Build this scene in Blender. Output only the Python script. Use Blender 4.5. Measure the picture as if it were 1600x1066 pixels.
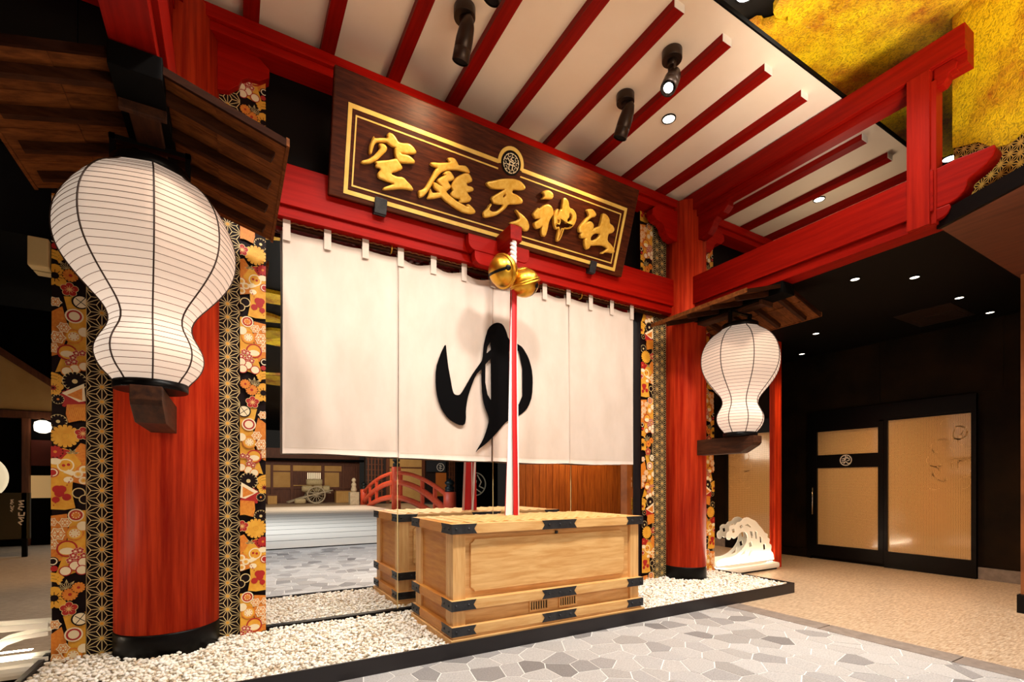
import bpy, bmesh, math, random
from mathutils import Vector, Matrix
random.seed(7)
C = bpy.context.scene.collection
PI = math.pi
for o in list(bpy.data.objects): bpy.data.objects.remove(o)

# ------------------------------------------------------------------ camera, world, lights, exposure
YAW = math.radians(30.1)
cd = bpy.data.cameras.new('camera'); cam = bpy.data.objects.new('camera', cd); C.objects.link(cam)
cam.location = (0, 0, 1.2); cam.rotation_euler = (PI/2, 0, -YAW)
cd.sensor_fit = 'HORIZONTAL'; cd.sensor_width = 36.0; cd.lens = 36.0*757/1600
cd.shift_y = (756-533)/1600; cd.clip_start = 0.05; cd.clip_end = 200
bpy.context.scene.camera = cam
sc = bpy.context.scene
sc.view_settings.view_transform = 'Standard'; sc.view_settings.look = 'None'
sc.view_settings.gamma = 1; sc.view_settings.use_curve_mapping = False
sc.view_settings.exposure = 0.0

def lin(c):
    c = c/255.0
    return c/12.92 if c <= 0.04045 else ((c+0.055)/1.055)**2.4
def rgb(r, g, b): return (lin(r), lin(g), lin(b), 1.0)

w = bpy.data.worlds.new('hall_air'); sc.world = w; w.use_nodes = True
w.node_tree.nodes['Background'].inputs[0].default_value = (1.0, 0.86, 0.70, 1)
w.node_tree.nodes['Background'].inputs[1].default_value = 0.02

WARM = (1.0, 0.80, 0.58); WHITE = (1.0, 0.94, 0.86); COOL = (0.86, 0.94, 1.0); AMBER = (1.0, 0.58, 0.24)
def spot(loc, target, power, size=60, blend=0.6, radius=0.06, col=WHITE):
    l = bpy.data.lights.new('spot_lamp', 'SPOT'); l.energy = power; l.color = col
    l.spot_size = math.radians(size); l.spot_blend = blend; l.shadow_soft_size = radius
    o = bpy.data.objects.new('spot_lamp', l); C.objects.link(o); o.location = loc
    d = Vector(target)-Vector(loc); o.rotation_euler = d.to_track_quat('-Z', 'Y').to_euler()
    return o
def area(loc, target, power, sx, sy, col=WHITE):
    l = bpy.data.lights.new('area_lamp', 'AREA'); l.energy = power; l.color = col
    l.shape = 'RECTANGLE'; l.size = sx; l.size_y = sy
    o = bpy.data.objects.new('area_lamp', l); C.objects.link(o); o.location = loc
    d = Vector(target)-Vector(loc); o.rotation_euler = d.to_track_quat('-Z', 'Y').to_euler()
    return o
def point(loc, power, radius=0.08, col=WARM):
    l = bpy.data.lights.new('point_lamp', 'POINT'); l.energy = power; l.color = col; l.shadow_soft_size = radius
    o = bpy.data.objects.new('point_lamp', l); C.objects.link(o); o.location = loc
    return o
# hall downlights in the gold ceiling in front of the gate (key light on curtain, chest, pebbles, paving)
for x in (-0.2, 1.1, 2.4, 3.6):
    spot((x, 1.68, 4.88), (x, 3.0, 0.3), 350, 120, 0.8, 0.16, WHITE)
spot((3.42, 2.32, 4.84), (3.2, 2.9, 0.0), 80, 110, 0.8, 0.08, COOL)
spot((2.2, -1.2, 4.84), (2.4, 3.6, 1.6), 35, 75, 0.7, 0.12, WHITE)
# downlights over the paving
spot((2.6, 0.4, 4.84), (2.9, 0.6, 0.0), 95, 110, 0.8, 0.1, COOL)
# eaves downlights
for x in (0.96, 3.47, 5.98):
    spot((x, 3.118, 4.53), (x, 3.118, 0.0), 60, 100, 0.7, 0.05, WARM)
# projectors on the sign
spot((1.41, 3.17, 4.13), (1.25, 3.70, 4.02), 30, 95, 0.8, 0.04, (1.0, .70, .40))
spot((2.92, 3.17, 4.13), (2.75, 3.70, 4.02), 30, 95, 0.8, 0.04, (1.0, .70, .40))
spot((2.80, 2.45, 4.30), (1.9, 3.2, 0.9), 50, 60, 0.6, 0.03, WARM)
# unseen fill lamps added to brighten the eaves ceiling, in place of bounce
area((2.2, -1.2, 2.3), (2.4, 2.3, 4.6), 62, 2.3, .8, WARM)
point((5.9, 2.9, 3.7), 16, .3, WARM)  # added uplight above the corridor ceiling, lifts the eaves right of the crossbeam
# corridor by the glass door
spot((6.2, 2.15, 3.2), (6.2, 2.3, 0), 115, 110, 0.8, 0.05, AMBER)
spot((6.9, 3.55, 3.2), (6.9, 3.2, 0), 110, 110, 0.8, 0.05, AMBER)
spot((5.3, 2.45, 3.2), (5.4, 2.4, 0), 90, 110, 0.8, 0.05, WARM)
# the hall seen in the mirror
area((4.0, -16.0, 4.6), (4.5, -20.0, 0.5), 750, 8.0, 5.0, WARM)
area((0.0, -6.0, 4.7), (2.0, -8.0, 0.0), 760, 6.0, 4.0, COOL)
spot((7.5, -0.2, 3.0), (7.5, -1.7, 0.8), 380, 110, 0.8, 0.1, AMBER)  # lamp added to warm the boarded wall behind the viewer
spot((-2.0, 0.0, 4.4), (-2.5, -1.2, 0.0), 300, 60, 0.8, 0.1, AMBER)

spot((3.2, 0.4, 2.3), (4.25, 1.45, 4.9), 430, 62, 0.7, 0.4, WHITE)  # unseen uplight added to brighten the gold ceiling
point((1.3, -3.0, 3.7), 30, .08, WHITE)  # added lamp for the mirrored gold clouds, kept hidden by the curtain
spot((-2.3, 2.2, 2.6), (-0.5, 4.0, 0.6), 70, 50, 0.8, 0.08, WARM)
spot((5.3, 2.2, 3.2), (5.0, 1.5, 0), 190, 120, 0.8, 0.1, WHITE)  # extra white lamp added to lift the near corridor floor
# ------------------------------------------------------------------ helpers
class MB:
    def __init__(s): s.v = []; s.f = []; s.m = []; s.s = []
    def add(s, verts, faces, m=0, smooth=False):
        b = len(s.v); s.v += [tuple(v) for v in verts]
        for f in faces: s.f.append([b+i for i in f]); s.m.append(m); s.s.append(smooth)
        return s
    def box(s, x0, x1, y0, y1, z0, z1, m=0):
        v = [(x, y, z) for z in (z0, z1) for y in (y0, y1) for x in (x0, x1)]
        return s.add(v, [(0,2,3,1),(4,5,7,6),(0,1,5,4),(2,6,7,3),(0,4,6,2),(1,3,7,5)], m)
    def obox(s, c, ax, ay, az, m=0):
        c, ax, ay, az = map(Vector, (c, ax, ay, az))
        v = [c+ax*i+ay*j+az*k for k in (-1,1) for j in (-1,1) for i in (-1,1)]
        return s.add(v, [(0,2,3,1),(4,5,7,6),(0,1,5,4),(2,6,7,3),(0,4,6,2),(1,3,7,5)], m)
    def prism(s, pts, off, m=0):
        n = len(pts); off = Vector(off); a = [Vector(p) for p in pts]; b = [p+off for p in a]
        f = [list(range(n))[::-1], list(range(n, 2*n))]+[(i, (i+1) % n, n+(i+1) % n, n+i) for i in range(n)]
        return s.add(a+b, f, m)
    def poly(s, pts, m=0): return s.add(pts, [list(range(len(pts)))], m)
    def tube(s, path, r, n=8, m=0, closed=False, cap=True, smooth=True):
        P = [Vector(p) for p in path]; N = len(P); vs = []
        rr = r if isinstance(r, (list, tuple)) else [r]*N
        prev = None
        for i in range(N):
            if closed: t = P[(i+1) % N]-P[i-1]
            else: t = P[min(i+1, N-1)]-P[max(i-1, 0)]
            t.normalize()
            up = prev if prev is not None else (Vector((0,0,1)) if abs(t.z) < .9 else Vector((1,0,0)))
            a = up-t*up.dot(t); a.normalize(); prev = a; b = t.cross(a)
            for k in range(n):
                th = 2*PI*k/n; vs.append(P[i]+(a*math.cos(th)+b*math.sin(th))*rr[i])
        fs = []
        for i in range(N if closed else N-1):
            j = (i+1) % N
            for k in range(n): fs.append((i*n+k, i*n+(k+1) % n, j*n+(k+1) % n, j*n+k))
        s.add(vs, fs, m, smooth)
        if cap and not closed:
            s.add([vs[k] for k in range(n)], [list(range(n))[::-1]], m)
            s.add([vs[(N-1)*n+k] for k in range(n)], [list(range(n))], m)
        return s
    def lathe(s, prof, c, n=24, m=0, axis=None, smooth=True, rad=None, capb=True, capt=True):
        c = Vector(c); R = axis if axis is not None else Matrix.Identity(3); vs = []
        for r, z in prof:
            for k in range(n):
                th = 2*PI*k/n; q = r*(rad(th) if rad else 1)
                vs.append(c+R @ Vector((q*math.cos(th), q*math.sin(th), z)))
        fs = []
        for i in range(len(prof)-1):
            for k in range(n): fs.append((i*n+k, i*n+(k+1) % n, (i+1)*n+(k+1) % n, (i+1)*n+k))
        s.add(vs, fs, m, smooth)
        if capb and prof[0][0] > 1e-6: s.add(vs[:n], [list(range(n))[::-1]], m)
        if capt and prof[-1][0] > 1e-6: s.add(vs[-n:], [list(range(n))], m)
        return s
    def build(s, name, mats, parent=None, bevel=0.0, label=None, cat=None, group=None, kind=None, recalc=True):
        if not isinstance(mats, (list, tuple)): mats = [mats]
        if parent is None:
            xs = [v[0] for v in s.v]; ys = [v[1] for v in s.v]; zs = [v[2] for v in s.v]
            base = Vector(((min(xs)+max(xs))/2, (min(ys)+max(ys))/2, min(zs)))
        else: base = wl(parent)
        me = bpy.data.meshes.new(name)
        me.from_pydata([(v[0]-base.x, v[1]-base.y, v[2]-base.z) for v in s.v], [], s.f)
        for mt in mats: me.materials.append(mt)
        if len(mats) > 1: me.polygons.foreach_set('material_index', s.m)
        me.polygons.foreach_set('use_smooth', s.s)
        if recalc or bevel:
            bm = bmesh.new(); bm.from_mesh(me)
            bmesh.ops.remove_doubles(bm, verts=bm.verts, dist=1e-5)
            bmesh.ops.recalc_face_normals(bm, faces=bm.faces)
            if bevel:
                es = [e for e in bm.edges if len(e.link_faces) == 2 and e.calc_face_angle(0) > 0.6]
                bmesh.ops.bevel(bm, geom=es, offset=bevel, segments=2, profile=0.6, affect='EDGES')
            bm.to_mesh(me); bm.free()
        o = bpy.data.objects.new(name, me); C.objects.link(o)
        if parent is None: o.location = base
        else: o.parent = parent
        return tag(o, label, cat, group, kind)
def wl(o):
    p = Vector(o.location)
    while o.parent is not None: o = o.parent; p += Vector(o.location)
    return p
def tag(o, label=None, cat=None, group=None, kind=None):
    if label: o['label'] = label
    if cat: o['category'] = cat
    if group: o['group'] = group
    if kind: o['kind'] = kind
    return o
def thing(name, label, cat, loc, group=None, kind=None):
    o = bpy.data.objects.new(name, None); C.objects.link(o); o.location = loc; o.empty_display_size = .1
    return tag(o, label, cat, group, kind)
def copy_tree(o, parent=None):
    c = o.copy(); C.objects.link(c); c.parent = parent
    for ch in list(o.children): copy_tree(ch, c)
    return c
def arc(cx, cy, r, a0, a1, n):
    return [(cx+r*math.cos(a0+(a1-a0)*i/n), cy+r*math.sin(a0+(a1-a0)*i/n)) for i in range(n+1)]

# ------------------------------------------------------------------ materials
def nm(name):
    m = bpy.data.materials.new(name); m.use_nodes = True
    return m, m.node_tree.nodes, m.node_tree.links, m.node_tree.nodes['Principled BSDF']
def mat(name, c1, c2=None, rough=.5, metal=0, nscale=6, stretch=(1,1,1), detail=5, bump=0.0, coat=0.0, spec=.5, lo=.35, hi=.65, dist=0.0, bdist=.01):
    m, N, L, b = nm(name)
    b.inputs['Base Color'].default_value = c1; b.inputs['Roughness'].default_value = rough
    b.inputs['Metallic'].default_value = metal; b.inputs['Specular IOR Level'].default_value = spec
    if coat: b.inputs['Coat Weight'].default_value = coat; b.inputs['Coat Roughness'].default_value = .12
    if c2 is not None or bump:
        tc = N.new('ShaderNodeTexCoord'); mp = N.new('ShaderNodeMapping'); mp.inputs['Scale'].default_value = stretch
        nz = N.new('ShaderNodeTexNoise'); nz.inputs['Scale'].default_value = nscale; nz.inputs['Detail'].default_value = detail
        nz.inputs['Roughness'].default_value = .6; nz.inputs['Distortion'].default_value = dist
        L.new(tc.outputs['Object'], mp.inputs[0]); L.new(mp.outputs[0], nz.inputs['Vector'])
        if c2 is not None:
            r = N.new('ShaderNodeValToRGB'); r.color_ramp.elements[0].color = c1; r.color_ramp.elements[1].color = c2
            r.color_ramp.elements[0].position = lo; r.color_ramp.elements[1].position = hi
            L.new(nz.outputs['Fac'], r.inputs[0]); L.new(r.outputs[0], b.inputs['Base Color'])
        if bump:
            bp = N.new('ShaderNodeBump'); bp.inputs['Strength'].default_value = bump; bp.inputs['Distance'].default_value = bdist
            L.new(nz.outputs['Fac'], bp.inputs['Height']); L.new(bp.outputs[0], b.inputs['Normal'])
    return m
def emis(name, col, strength):
    m, N, L, b = nm(name)
    b.inputs['Base Color'].default_value = col; b.inputs['Emission Color'].default_value = col
    b.inputs['Emission Strength'].default_value = strength; b.inputs['Roughness'].default_value = .6
    return m
def rndmat(name, cols, rough=.7, island=False, nscale=30, bump=.2, grain=.25, stretch=(1,1,1)):
    m, N, L, b = nm(name); b.inputs['Roughness'].default_value = rough
    if island: src = N.new('ShaderNodeNewGeometry').outputs['Random Per Island']
    else: src = N.new('ShaderNodeObjectInfo').outputs['Random']
    r = N.new('ShaderNodeValToRGB'); e = r.color_ramp.elements
    while len(e) < len(cols): e.new(.5)
    for i, c in enumerate(cols): e[i].position = i/(len(cols)-1); e[i].color = c
    tc = N.new('ShaderNodeTexCoord'); mp = N.new('ShaderNodeMapping'); mp.inputs['Scale'].default_value = stretch
    nz = N.new('ShaderNodeTexNoise'); nz.inputs['Scale'].default_value = nscale; nz.inputs['Detail'].default_value = 6
    L.new(tc.outputs['Object'], mp.inputs[0]); L.new(mp.outputs[0], nz.inputs['Vector'])
    mx = N.new('ShaderNodeMixRGB'); mx.blend_type = 'OVERLAY'; mx.inputs[0].default_value = grain
    L.new(src, r.inputs[0]); L.new(r.outputs[0], mx.inputs[1]); L.new(nz.outputs['Fac'], mx.inputs[2]); L.new(mx.outputs[0], b.inputs['Base Color'])
    bp = N.new('ShaderNodeBump'); bp.inputs['Strength'].default_value = bump; bp.inputs['Distance'].default_value = .004
    L.new(nz.outputs['Fac'], bp.inputs['Height']); L.new(bp.outputs[0], b.inputs['Normal'])
    return m
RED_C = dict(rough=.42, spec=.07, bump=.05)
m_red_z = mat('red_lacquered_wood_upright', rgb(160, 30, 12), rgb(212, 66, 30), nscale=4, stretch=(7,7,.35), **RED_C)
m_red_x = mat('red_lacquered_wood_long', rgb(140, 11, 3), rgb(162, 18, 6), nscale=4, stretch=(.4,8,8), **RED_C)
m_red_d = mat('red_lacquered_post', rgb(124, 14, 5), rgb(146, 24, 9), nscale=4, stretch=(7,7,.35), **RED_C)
m_red_y = mat('red_lacquered_wood_deep', rgb(118, 10, 4), rgb(140, 17, 7), nscale=4, stretch=(8,.4,8), **RED_C)  # darker copy of the red, offsets spill from the added uplight
m_white_end = mat('white_painted_end', rgb(236, 226, 214), rough=.6)
m_ceil = mat('cream_plaster', rgb(236, 212, 184), rgb(240, 218, 192), rough=.8, nscale=2)
m_black = mat('black_lacquer', rgb(12, 9, 9), rough=.35, spec=.12)
m_black_matt = mat('black_matt', rgb(8, 6, 5), rough=.7, spec=.05)
m_iron = mat('black_iron', rgb(46, 47, 50), rgb(62, 62, 64), rough=.48, metal=.6, nscale=20, bump=.05)
m_kerb = mat('black_steel', rgb(33, 29, 31), rgb(44, 39, 40), rough=.38, metal=.3, nscale=3, stretch=(.3,1,1))
m_darkwood = mat('dark_stained_timber', rgb(40, 18, 8), rgb(66, 34, 15), rough=.6, spec=.06, nscale=5, stretch=(1,6,6), bump=.05)
m_darkwood_y = mat('dark_stained_timber_deep', rgb(44, 22, 12), rgb(76, 42, 22), rough=.55, spec=.2, nscale=5, stretch=(6,1,6), bump=.05)
m_gable = mat('dark_gable_board', rgb(30, 12, 4), rgb(46, 20, 7), rough=.7, spec=.03, nscale=5, stretch=(1,6,6))
m_roofpanel = mat('brown_roof_boards', rgb(78, 39, 14), rgb(116, 64, 27), rough=.65, spec=.06, nscale=6, stretch=(1,5,5), bump=.05)
m_signwood = mat('dark_brown_sign_wood', rgb(50, 18, 7), rgb(84, 36, 15), rough=.42, spec=.12, nscale=6, stretch=(1,9,9), bump=.03)
m_goldflat = mat('gold_paint', rgb(228, 186, 84), rgb(240, 204, 110), rough=.4, nscale=8, metal=.15)
m_gold = mat('gold_leaf_glyph', rgb(226, 170, 56), rgb(240, 196, 90), rough=.36, metal=.3, nscale=30)
m_brass = mat('polished_brass', rgb(206, 150, 44), rgb(226, 176, 70), rough=.33, metal=1.0, nscale=12)
m_cloth = mat('cream_curtain_cloth', rgb(213, 196, 183), rgb(203, 186, 172), rough=.9, nscale=3, stretch=(1.5,1,.7), bump=.08, bdist=.02)
m_ink = mat('black_dye', rgb(4, 3, 4), rough=.95, spec=.1)
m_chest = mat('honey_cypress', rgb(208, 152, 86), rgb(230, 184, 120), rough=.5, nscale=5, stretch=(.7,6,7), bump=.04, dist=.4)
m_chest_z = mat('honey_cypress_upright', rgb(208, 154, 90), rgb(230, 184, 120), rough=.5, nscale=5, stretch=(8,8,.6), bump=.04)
m_chest_y = mat('honey_cypress_shaded', rgb(186, 116, 38), rgb(206, 142, 58), rough=.5, nscale=5, stretch=(6,.7,7), bump=.04)  # side faces darker and more orange: their shade is put into the wood colour
m_dark_in = mat('dark_interior', rgb(20, 9, 4), rough=.9)
m_stone = rndmat('grey_flagstone', [rgb(112,108,107), rgb(160,157,156), rgb(178,175,173), rgb(170,167,165), rgb(174,170,167), rgb(144,140,137)], rough=.6, nscale=110, grain=.55)
m_grout = mat('pale_grout', rgb(222, 219, 214), rough=.8)
m_border = mat('grey_border_slab', rgb(120, 108, 100), rgb(142, 130, 121), rough=.5, nscale=14, bump=.05)
m_floor = mat('tan_streaked_floor', rgb(138, 108, 78), rgb(222, 200, 172), rough=.36, nscale=9, stretch=(1.6,9,1), detail=10, lo=.28, hi=.74, bump=.03)
m_plank = mat('white_deck_boards', rgb(226, 214, 200), rgb(236, 226, 212), rough=.6, nscale=3, stretch=(.5,5,1))
m_pebble = rndmat('white_pebble', [rgb(252,247,236), rgb(248,242,228), rgb(240,226,202), rgb(252,247,240), rgb(253,249,242), rgb(196,172,138), rgb(250,243,232)], rough=.6, island=True, nscale=60, bump=.1, grain=.12)
m_bed = mat('pebble_bed', rgb(226, 212, 188), rough=.9)
m_wall_dark = mat('dark_brown_wall', rgb(11, 7, 3), rgb(40, 26, 10), rough=.6, spec=.12, nscale=1.6, detail=6, lo=.35, hi=.75)
m_ceil_dark = mat('dark_ceiling', rgb(10, 7, 5), rough=.6, spec=.1)
m_frame = mat('black_door_frame', rgb(9, 6, 6), rough=.4, spec=.2)
m_soffit = mat('brown_wood_soffit', rgb(78, 36, 20), rgb(102, 52, 30), rough=.5, nscale=4, stretch=(6,.6,1), bump=.03)
m_bench = mat('brown_slat_wall', rgb(130, 66, 22), rgb(172, 100, 40), rough=.5, nscale=5, stretch=(7,7,.4), detail=6)
m_line = mat('pale_gold_print', rgb(222, 196, 136), rough=.5)
m_print_bg = mat('dark_print_ground', rgb(24, 9, 10), rough=.55, spec=.15)
m_pg = mat('gold_print', rgb(218, 150, 34), rgb(230, 172, 56), rough=.5, nscale=20)
m_po = mat('orange_print', rgb(208, 112, 28), rgb(224, 140, 44), rough=.5, nscale=60)
m_pr = mat('red_print', rgb(172, 24, 18), rough=.5)
m_pc = mat('cream_print', rgb(240, 222, 184), rough=.5)
m_pn = mat('green_print', rgb(70, 72, 30), rough=.5)
PR = [m_print_bg, m_pg, m_po, m_pr, m_pc, m_line, m_pn]
m_lens = emis('lit_lens', (1.0, .88, .70, 1), 6.0)
m_lens_w = emis('lit_lens_white', (.92, .97, 1.0, 1), 22.0)
m_strip = emis('light_strip', (1.0, .93, .80, 1), 14.0)
m_bronze = mat('bronze_painted_metal', rgb(58, 42, 32), rough=.38, metal=.6)
m_ribbon_w = mat('white_ribbon', rgb(244, 236, 234), rough=.7)
m_ribbon_r = mat('red_ribbon', rgb(200, 8, 14), rough=.55)
m_cut = mat('white_cutout_panel', rgb(246, 240, 226), rough=.6)

def gold_leaf():
    m, N, L, b = nm('crumpled_gold_leaf'); b.inputs['Roughness'].default_value = .45; b.inputs['Metallic'].default_value = .08
    tc = N.new('ShaderNodeTexCoord'); a = N.new('ShaderNodeTexNoise'); a.inputs['Scale'].default_value = 1.6; a.inputs['Detail'].default_value = 7; a.inputs['Roughness'].default_value = .66
    v = N.new('ShaderNodeTexNoise'); v.inputs['Scale'].default_value = 30; v.inputs['Detail'].default_value = 3; v.inputs['Distortion'].default_value = 2.2
    r = N.new('ShaderNodeValToRGB'); r.color_ramp.elements[0].color = rgb(186, 104, 16); r.color_ramp.elements[0].position = .38
    r.color_ramp.elements[1].color = rgb(255, 214, 20); r.color_ramp.elements[1].position = .56
    r2 = N.new('ShaderNodeValToRGB'); r2.color_ramp.elements[0].color = (.32, .22, .12, 1); r2.color_ramp.elements[0].position = .40
    r2.color_ramp.elements[1].color = (1, 1, 1, 1); r2.color_ramp.elements[1].position = .50
    mx = N.new('ShaderNodeMixRGB'); mx.blend_type = 'MULTIPLY'; mx.inputs[0].default_value = .55
    bp = N.new('ShaderNodeBump'); bp.inputs['Strength'].default_value = .6; bp.inputs['Distance'].default_value = .02
    for t in (a, v): L.new(tc.outputs['Object'], t.inputs['Vector'])
    L.new(a.outputs['Fac'], r.inputs[0]); L.new(v.outputs['Fac'], r2.inputs[0])
    L.new(r.outputs[0], mx.inputs[1]); L.new(r2.outputs[0], mx.inputs[2]); L.new(mx.outputs[0], b.inputs['Base Color'])
    L.new(v.outputs['Fac'], bp.inputs['Height']); L.new(bp.outputs[0], b.inputs['Normal'])
    return m
m_leaf = gold_leaf()
def paper():
    # lantern paper lit from within: brighter where the bulbs sit, behind the neck and the lower bulge
    m, N, L, b = nm('lit_lantern_paper'); b.inputs['Base Color'].default_value = rgb(192, 158, 134); b.inputs['Roughness'].default_value = .9
    tc = N.new('ShaderNodeTexCoord'); sp = N.new('ShaderNodeSeparateXYZ'); L.new(tc.outputs['Object'], sp.inputs[0])
    r = N.new('ShaderNodeValToRGB'); e = r.color_ramp.elements
    while len(e) < 5: e.new(.5)
    for i, (p, s_) in enumerate(((0, .50), (.16, .68), (.29, .92), (.50, .54), (1, .34))): e[i].position = p; e[i].color = (s_, s_, s_, 1)
    mr = N.new('ShaderNodeMapRange'); mr.inputs[1].default_value = 0; mr.inputs[2].default_value = 1.13
    L.new(sp.outputs['Z'], mr.inputs[0]); L.new(mr.outputs[0], r.inputs[0]); L.new(r.outputs[0], b.inputs['Emission Strength'])
    b.inputs['Emission Color'].default_value = (1.0, .80, .63, 1)
    return m
m_paper = paper()
def mirror():
    m, N, L, b = nm('mirror_glass'); b.inputs['Base Color'].default_value = (.86, .86, .86, 1); b.inputs['Metallic'].default_value = 1; b.inputs['Roughness'].default_value = .0
    return m
m_mirror = mirror()
def etched():
    # printed film on the door glass: tiny hexagonal lattice in tan over clear glass
    m, N, L, b = nm('etched_door_glass'); b.inputs['Roughness'].default_value = .12; b.inputs['Coat Weight'].default_value = .6; b.inputs['Coat Roughness'].default_value = .05
    tc = N.new('ShaderNodeTexCoord'); mp = N.new('ShaderNodeMapping'); mp.inputs['Scale'].default_value = (1, 60, 60)
    v = N.new('ShaderNodeTexVoronoi'); v.feature = 'DISTANCE_TO_EDGE'; v.inputs['Scale'].default_value = 1.0; v.inputs['Randomness'].default_value = .25
    L.new(tc.outputs['Object'], mp.inputs[0]); L.new(mp.outputs[0], v.inputs['Vector'])
    r = N.new('ShaderNodeValToRGB'); r.color_ramp.elements[0].color = rgb(232, 192, 132); r.color_ramp.elements[0].position = .16
    r.color_ramp.elements[1].color = rgb(122, 84, 44); r.color_ramp.elements[1].position = .34
    L.new(v.outputs['Distance'], r.inputs[0]); L.new(r.outputs[0], b.inputs['Base Color'])
    return m
m_etched = etched()
# ------------------------------------------------------------------ floor
def clip(poly, n, d):
    out = []
    for i in range(len(poly)):
        a, b = poly[i], poly[(i+1) % len(poly)]
        da = a[0]*n[0]+a[1]*n[1]-d; db = b[0]*n[0]+b[1]*n[1]-d
        if da <= 0: out.append(a)
        if da*db < 0:
            t = da/(da-db); out.append((a[0]+(b[0]-a[0])*t, a[1]+(b[1]-a[1])*t))
    return out
def clip_rect(poly, x0, x1, y0, y1):
    for n, d in (((1,0),x1), ((-1,0),-x0), ((0,1),y1), ((0,-1),-y0)):
        poly = clip(poly, n, d)
        if len(poly) < 3: return []
    return poly
floor = MB().box(-12, 10, -30, 9, -.2, 0).build('floor', m_floor, label='tan streaked hall floor', kind='structure')
MB().box(-.8, 4.17, -1.43, 3.049, -.02, .0062).build('grout_bed', m_grout, floor)
S = .172; seeds = []; cells = []
for i in range(-6, 26):
    for j in range(-9, 19):
        seeds.append(((i+.5*(j % 2)+random.uniform(-.36, .36))*S*1.05, (j+random.uniform(-.36, .36))*S*1.05))
for (sx, sy) in seeds:
    cell = [(-.8,-1.43), (4.165,-1.43), (4.165,3.045), (-.8,3.045)]
    for (ox, oy) in seeds:
        dx, dy = ox-sx, oy-sy; D2 = dx*dx+dy*dy
        if D2 < 1e-9 or D2 > .45: continue
        D = math.sqrt(D2); n = (dx/D, dy/D)
        cell = clip(cell, n, n[0]*sx+n[1]*sy+D/2-.0038)
        if len(cell) < 3: break
    if len(cell) < 3: continue
    ar = abs(sum(cell[i][0]*cell[(i+1) % len(cell)][1]-cell[(i+1) % len(cell)][0]*cell[i][1] for i in range(len(cell))))/2
    if ar < .0015: continue
    f_ = sx*.5015+sy*.8652; r_ = sx*.8652-sy*.5015
    seen = f_ > .5 and -1.1 < r_/f_ < 1.12 and 1.2/f_ < .44
    cells.append((ar/f_**3 if seen else ar*.001/(1+abs(sy)), cell))
cells.sort(key=lambda q: -q[0]); rest = MB()
for n_, (q, cell) in enumerate(cells):
    h = .0082+random.uniform(-.0008, .0008); mb = MB() if n_ < 295 else rest
    mb.prism([(x, y, .0) for x, y in cell], (0, 0, h))
    if n_ < 295: mb.build('flagstone', m_stone, floor)
if rest.v: tag(rest.build('flagstones', rndmat('grey_flagstone_far', [rgb(128,124,122), rgb(176,173,171), rgb(196,193,190), rgb(188,184,181), rgb(160,155,151)], rough=.6, island=True, nscale=110, grain=.55), floor), kind='stuff')
y = 3.045
while y > -1.43:
    y0 = max(y-.43*2, -1.43)
    MB().box(4.172, 4.372, y0+.004, y-.004, -.01, .01).build('border_slab', m_border, floor, bevel=.003); y = y0
y = -1.46; k = 0
while y > -18.6:
    MB().box(-.6, 6.35, y-1.27, y-.02, -.01, .022).build('deck_board', m_plank, floor, bevel=.006)
    MB().box(-.6, 6.35, y-.02, y+.04, -.01, .0215).build('deck_joint', m_black, floor); y -= 1.33
# ------------------------------------------------------------------ rear wall with mirrors, black upper panels
wall_back = MB().box(-3.2, 6.69, 4.145, 4.30, 0, 5.0).build('wall_back', m_black, label='black wall carrying the mirrors behind the gate', kind='structure')
x = -3.2
while x < 6.6:
    MB().box(x+.004, min(x+.78, 6.68)-.004, 4.128, 4.146, 3.30, 4.5).build('wall_panel', m_black, wall_back); x += .78
def mirror_pane(x0, x1, z0, z1, label):
    t = thing('mirror', label, 'mirror', ((x0+x1)/2, 4.13, z0))
    MB().box(x0+.004, x1-.004, 4.126, 4.134, z0, z1).build('glass', m_mirror, t)
    MB().box(x0, x1, 4.1335, 4.144, z0, z1).build('backing', m_line, t)
mirror_pane(.20, 1.246, .075, 3.28, 'mirror pane beside the left gold floral panel, white deck in its reflection')
mirror_pane(1.246, 2.18, .075, 3.28, 'mirror pane behind the left half of the wooden chest, red bridge in its reflection')
mirror_pane(2.18, 3.11, .075, 3.28, 'mirror pane behind the hanging rope and right half of the chest')
mirror_pane(3.11, 4.08, .075, 3.28, 'mirror pane beside the narrow right gold floral panel, brown wall in its reflection')
mirror_pane(-3.1, -.98, .02, 2.75, 'mirror pane left of the near red column, dark eatery in its reflection')
mirror_pane(5.28, 6.69, .02, 3.24, 'mirror pane behind the white wave cutout, glass door in its reflection')
MB().box(.22, 4.07, 4.095, 4.128, .07, .118).build('trim_1', m_black, kind='structure', label='black sill strip under the mirrors')
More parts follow.
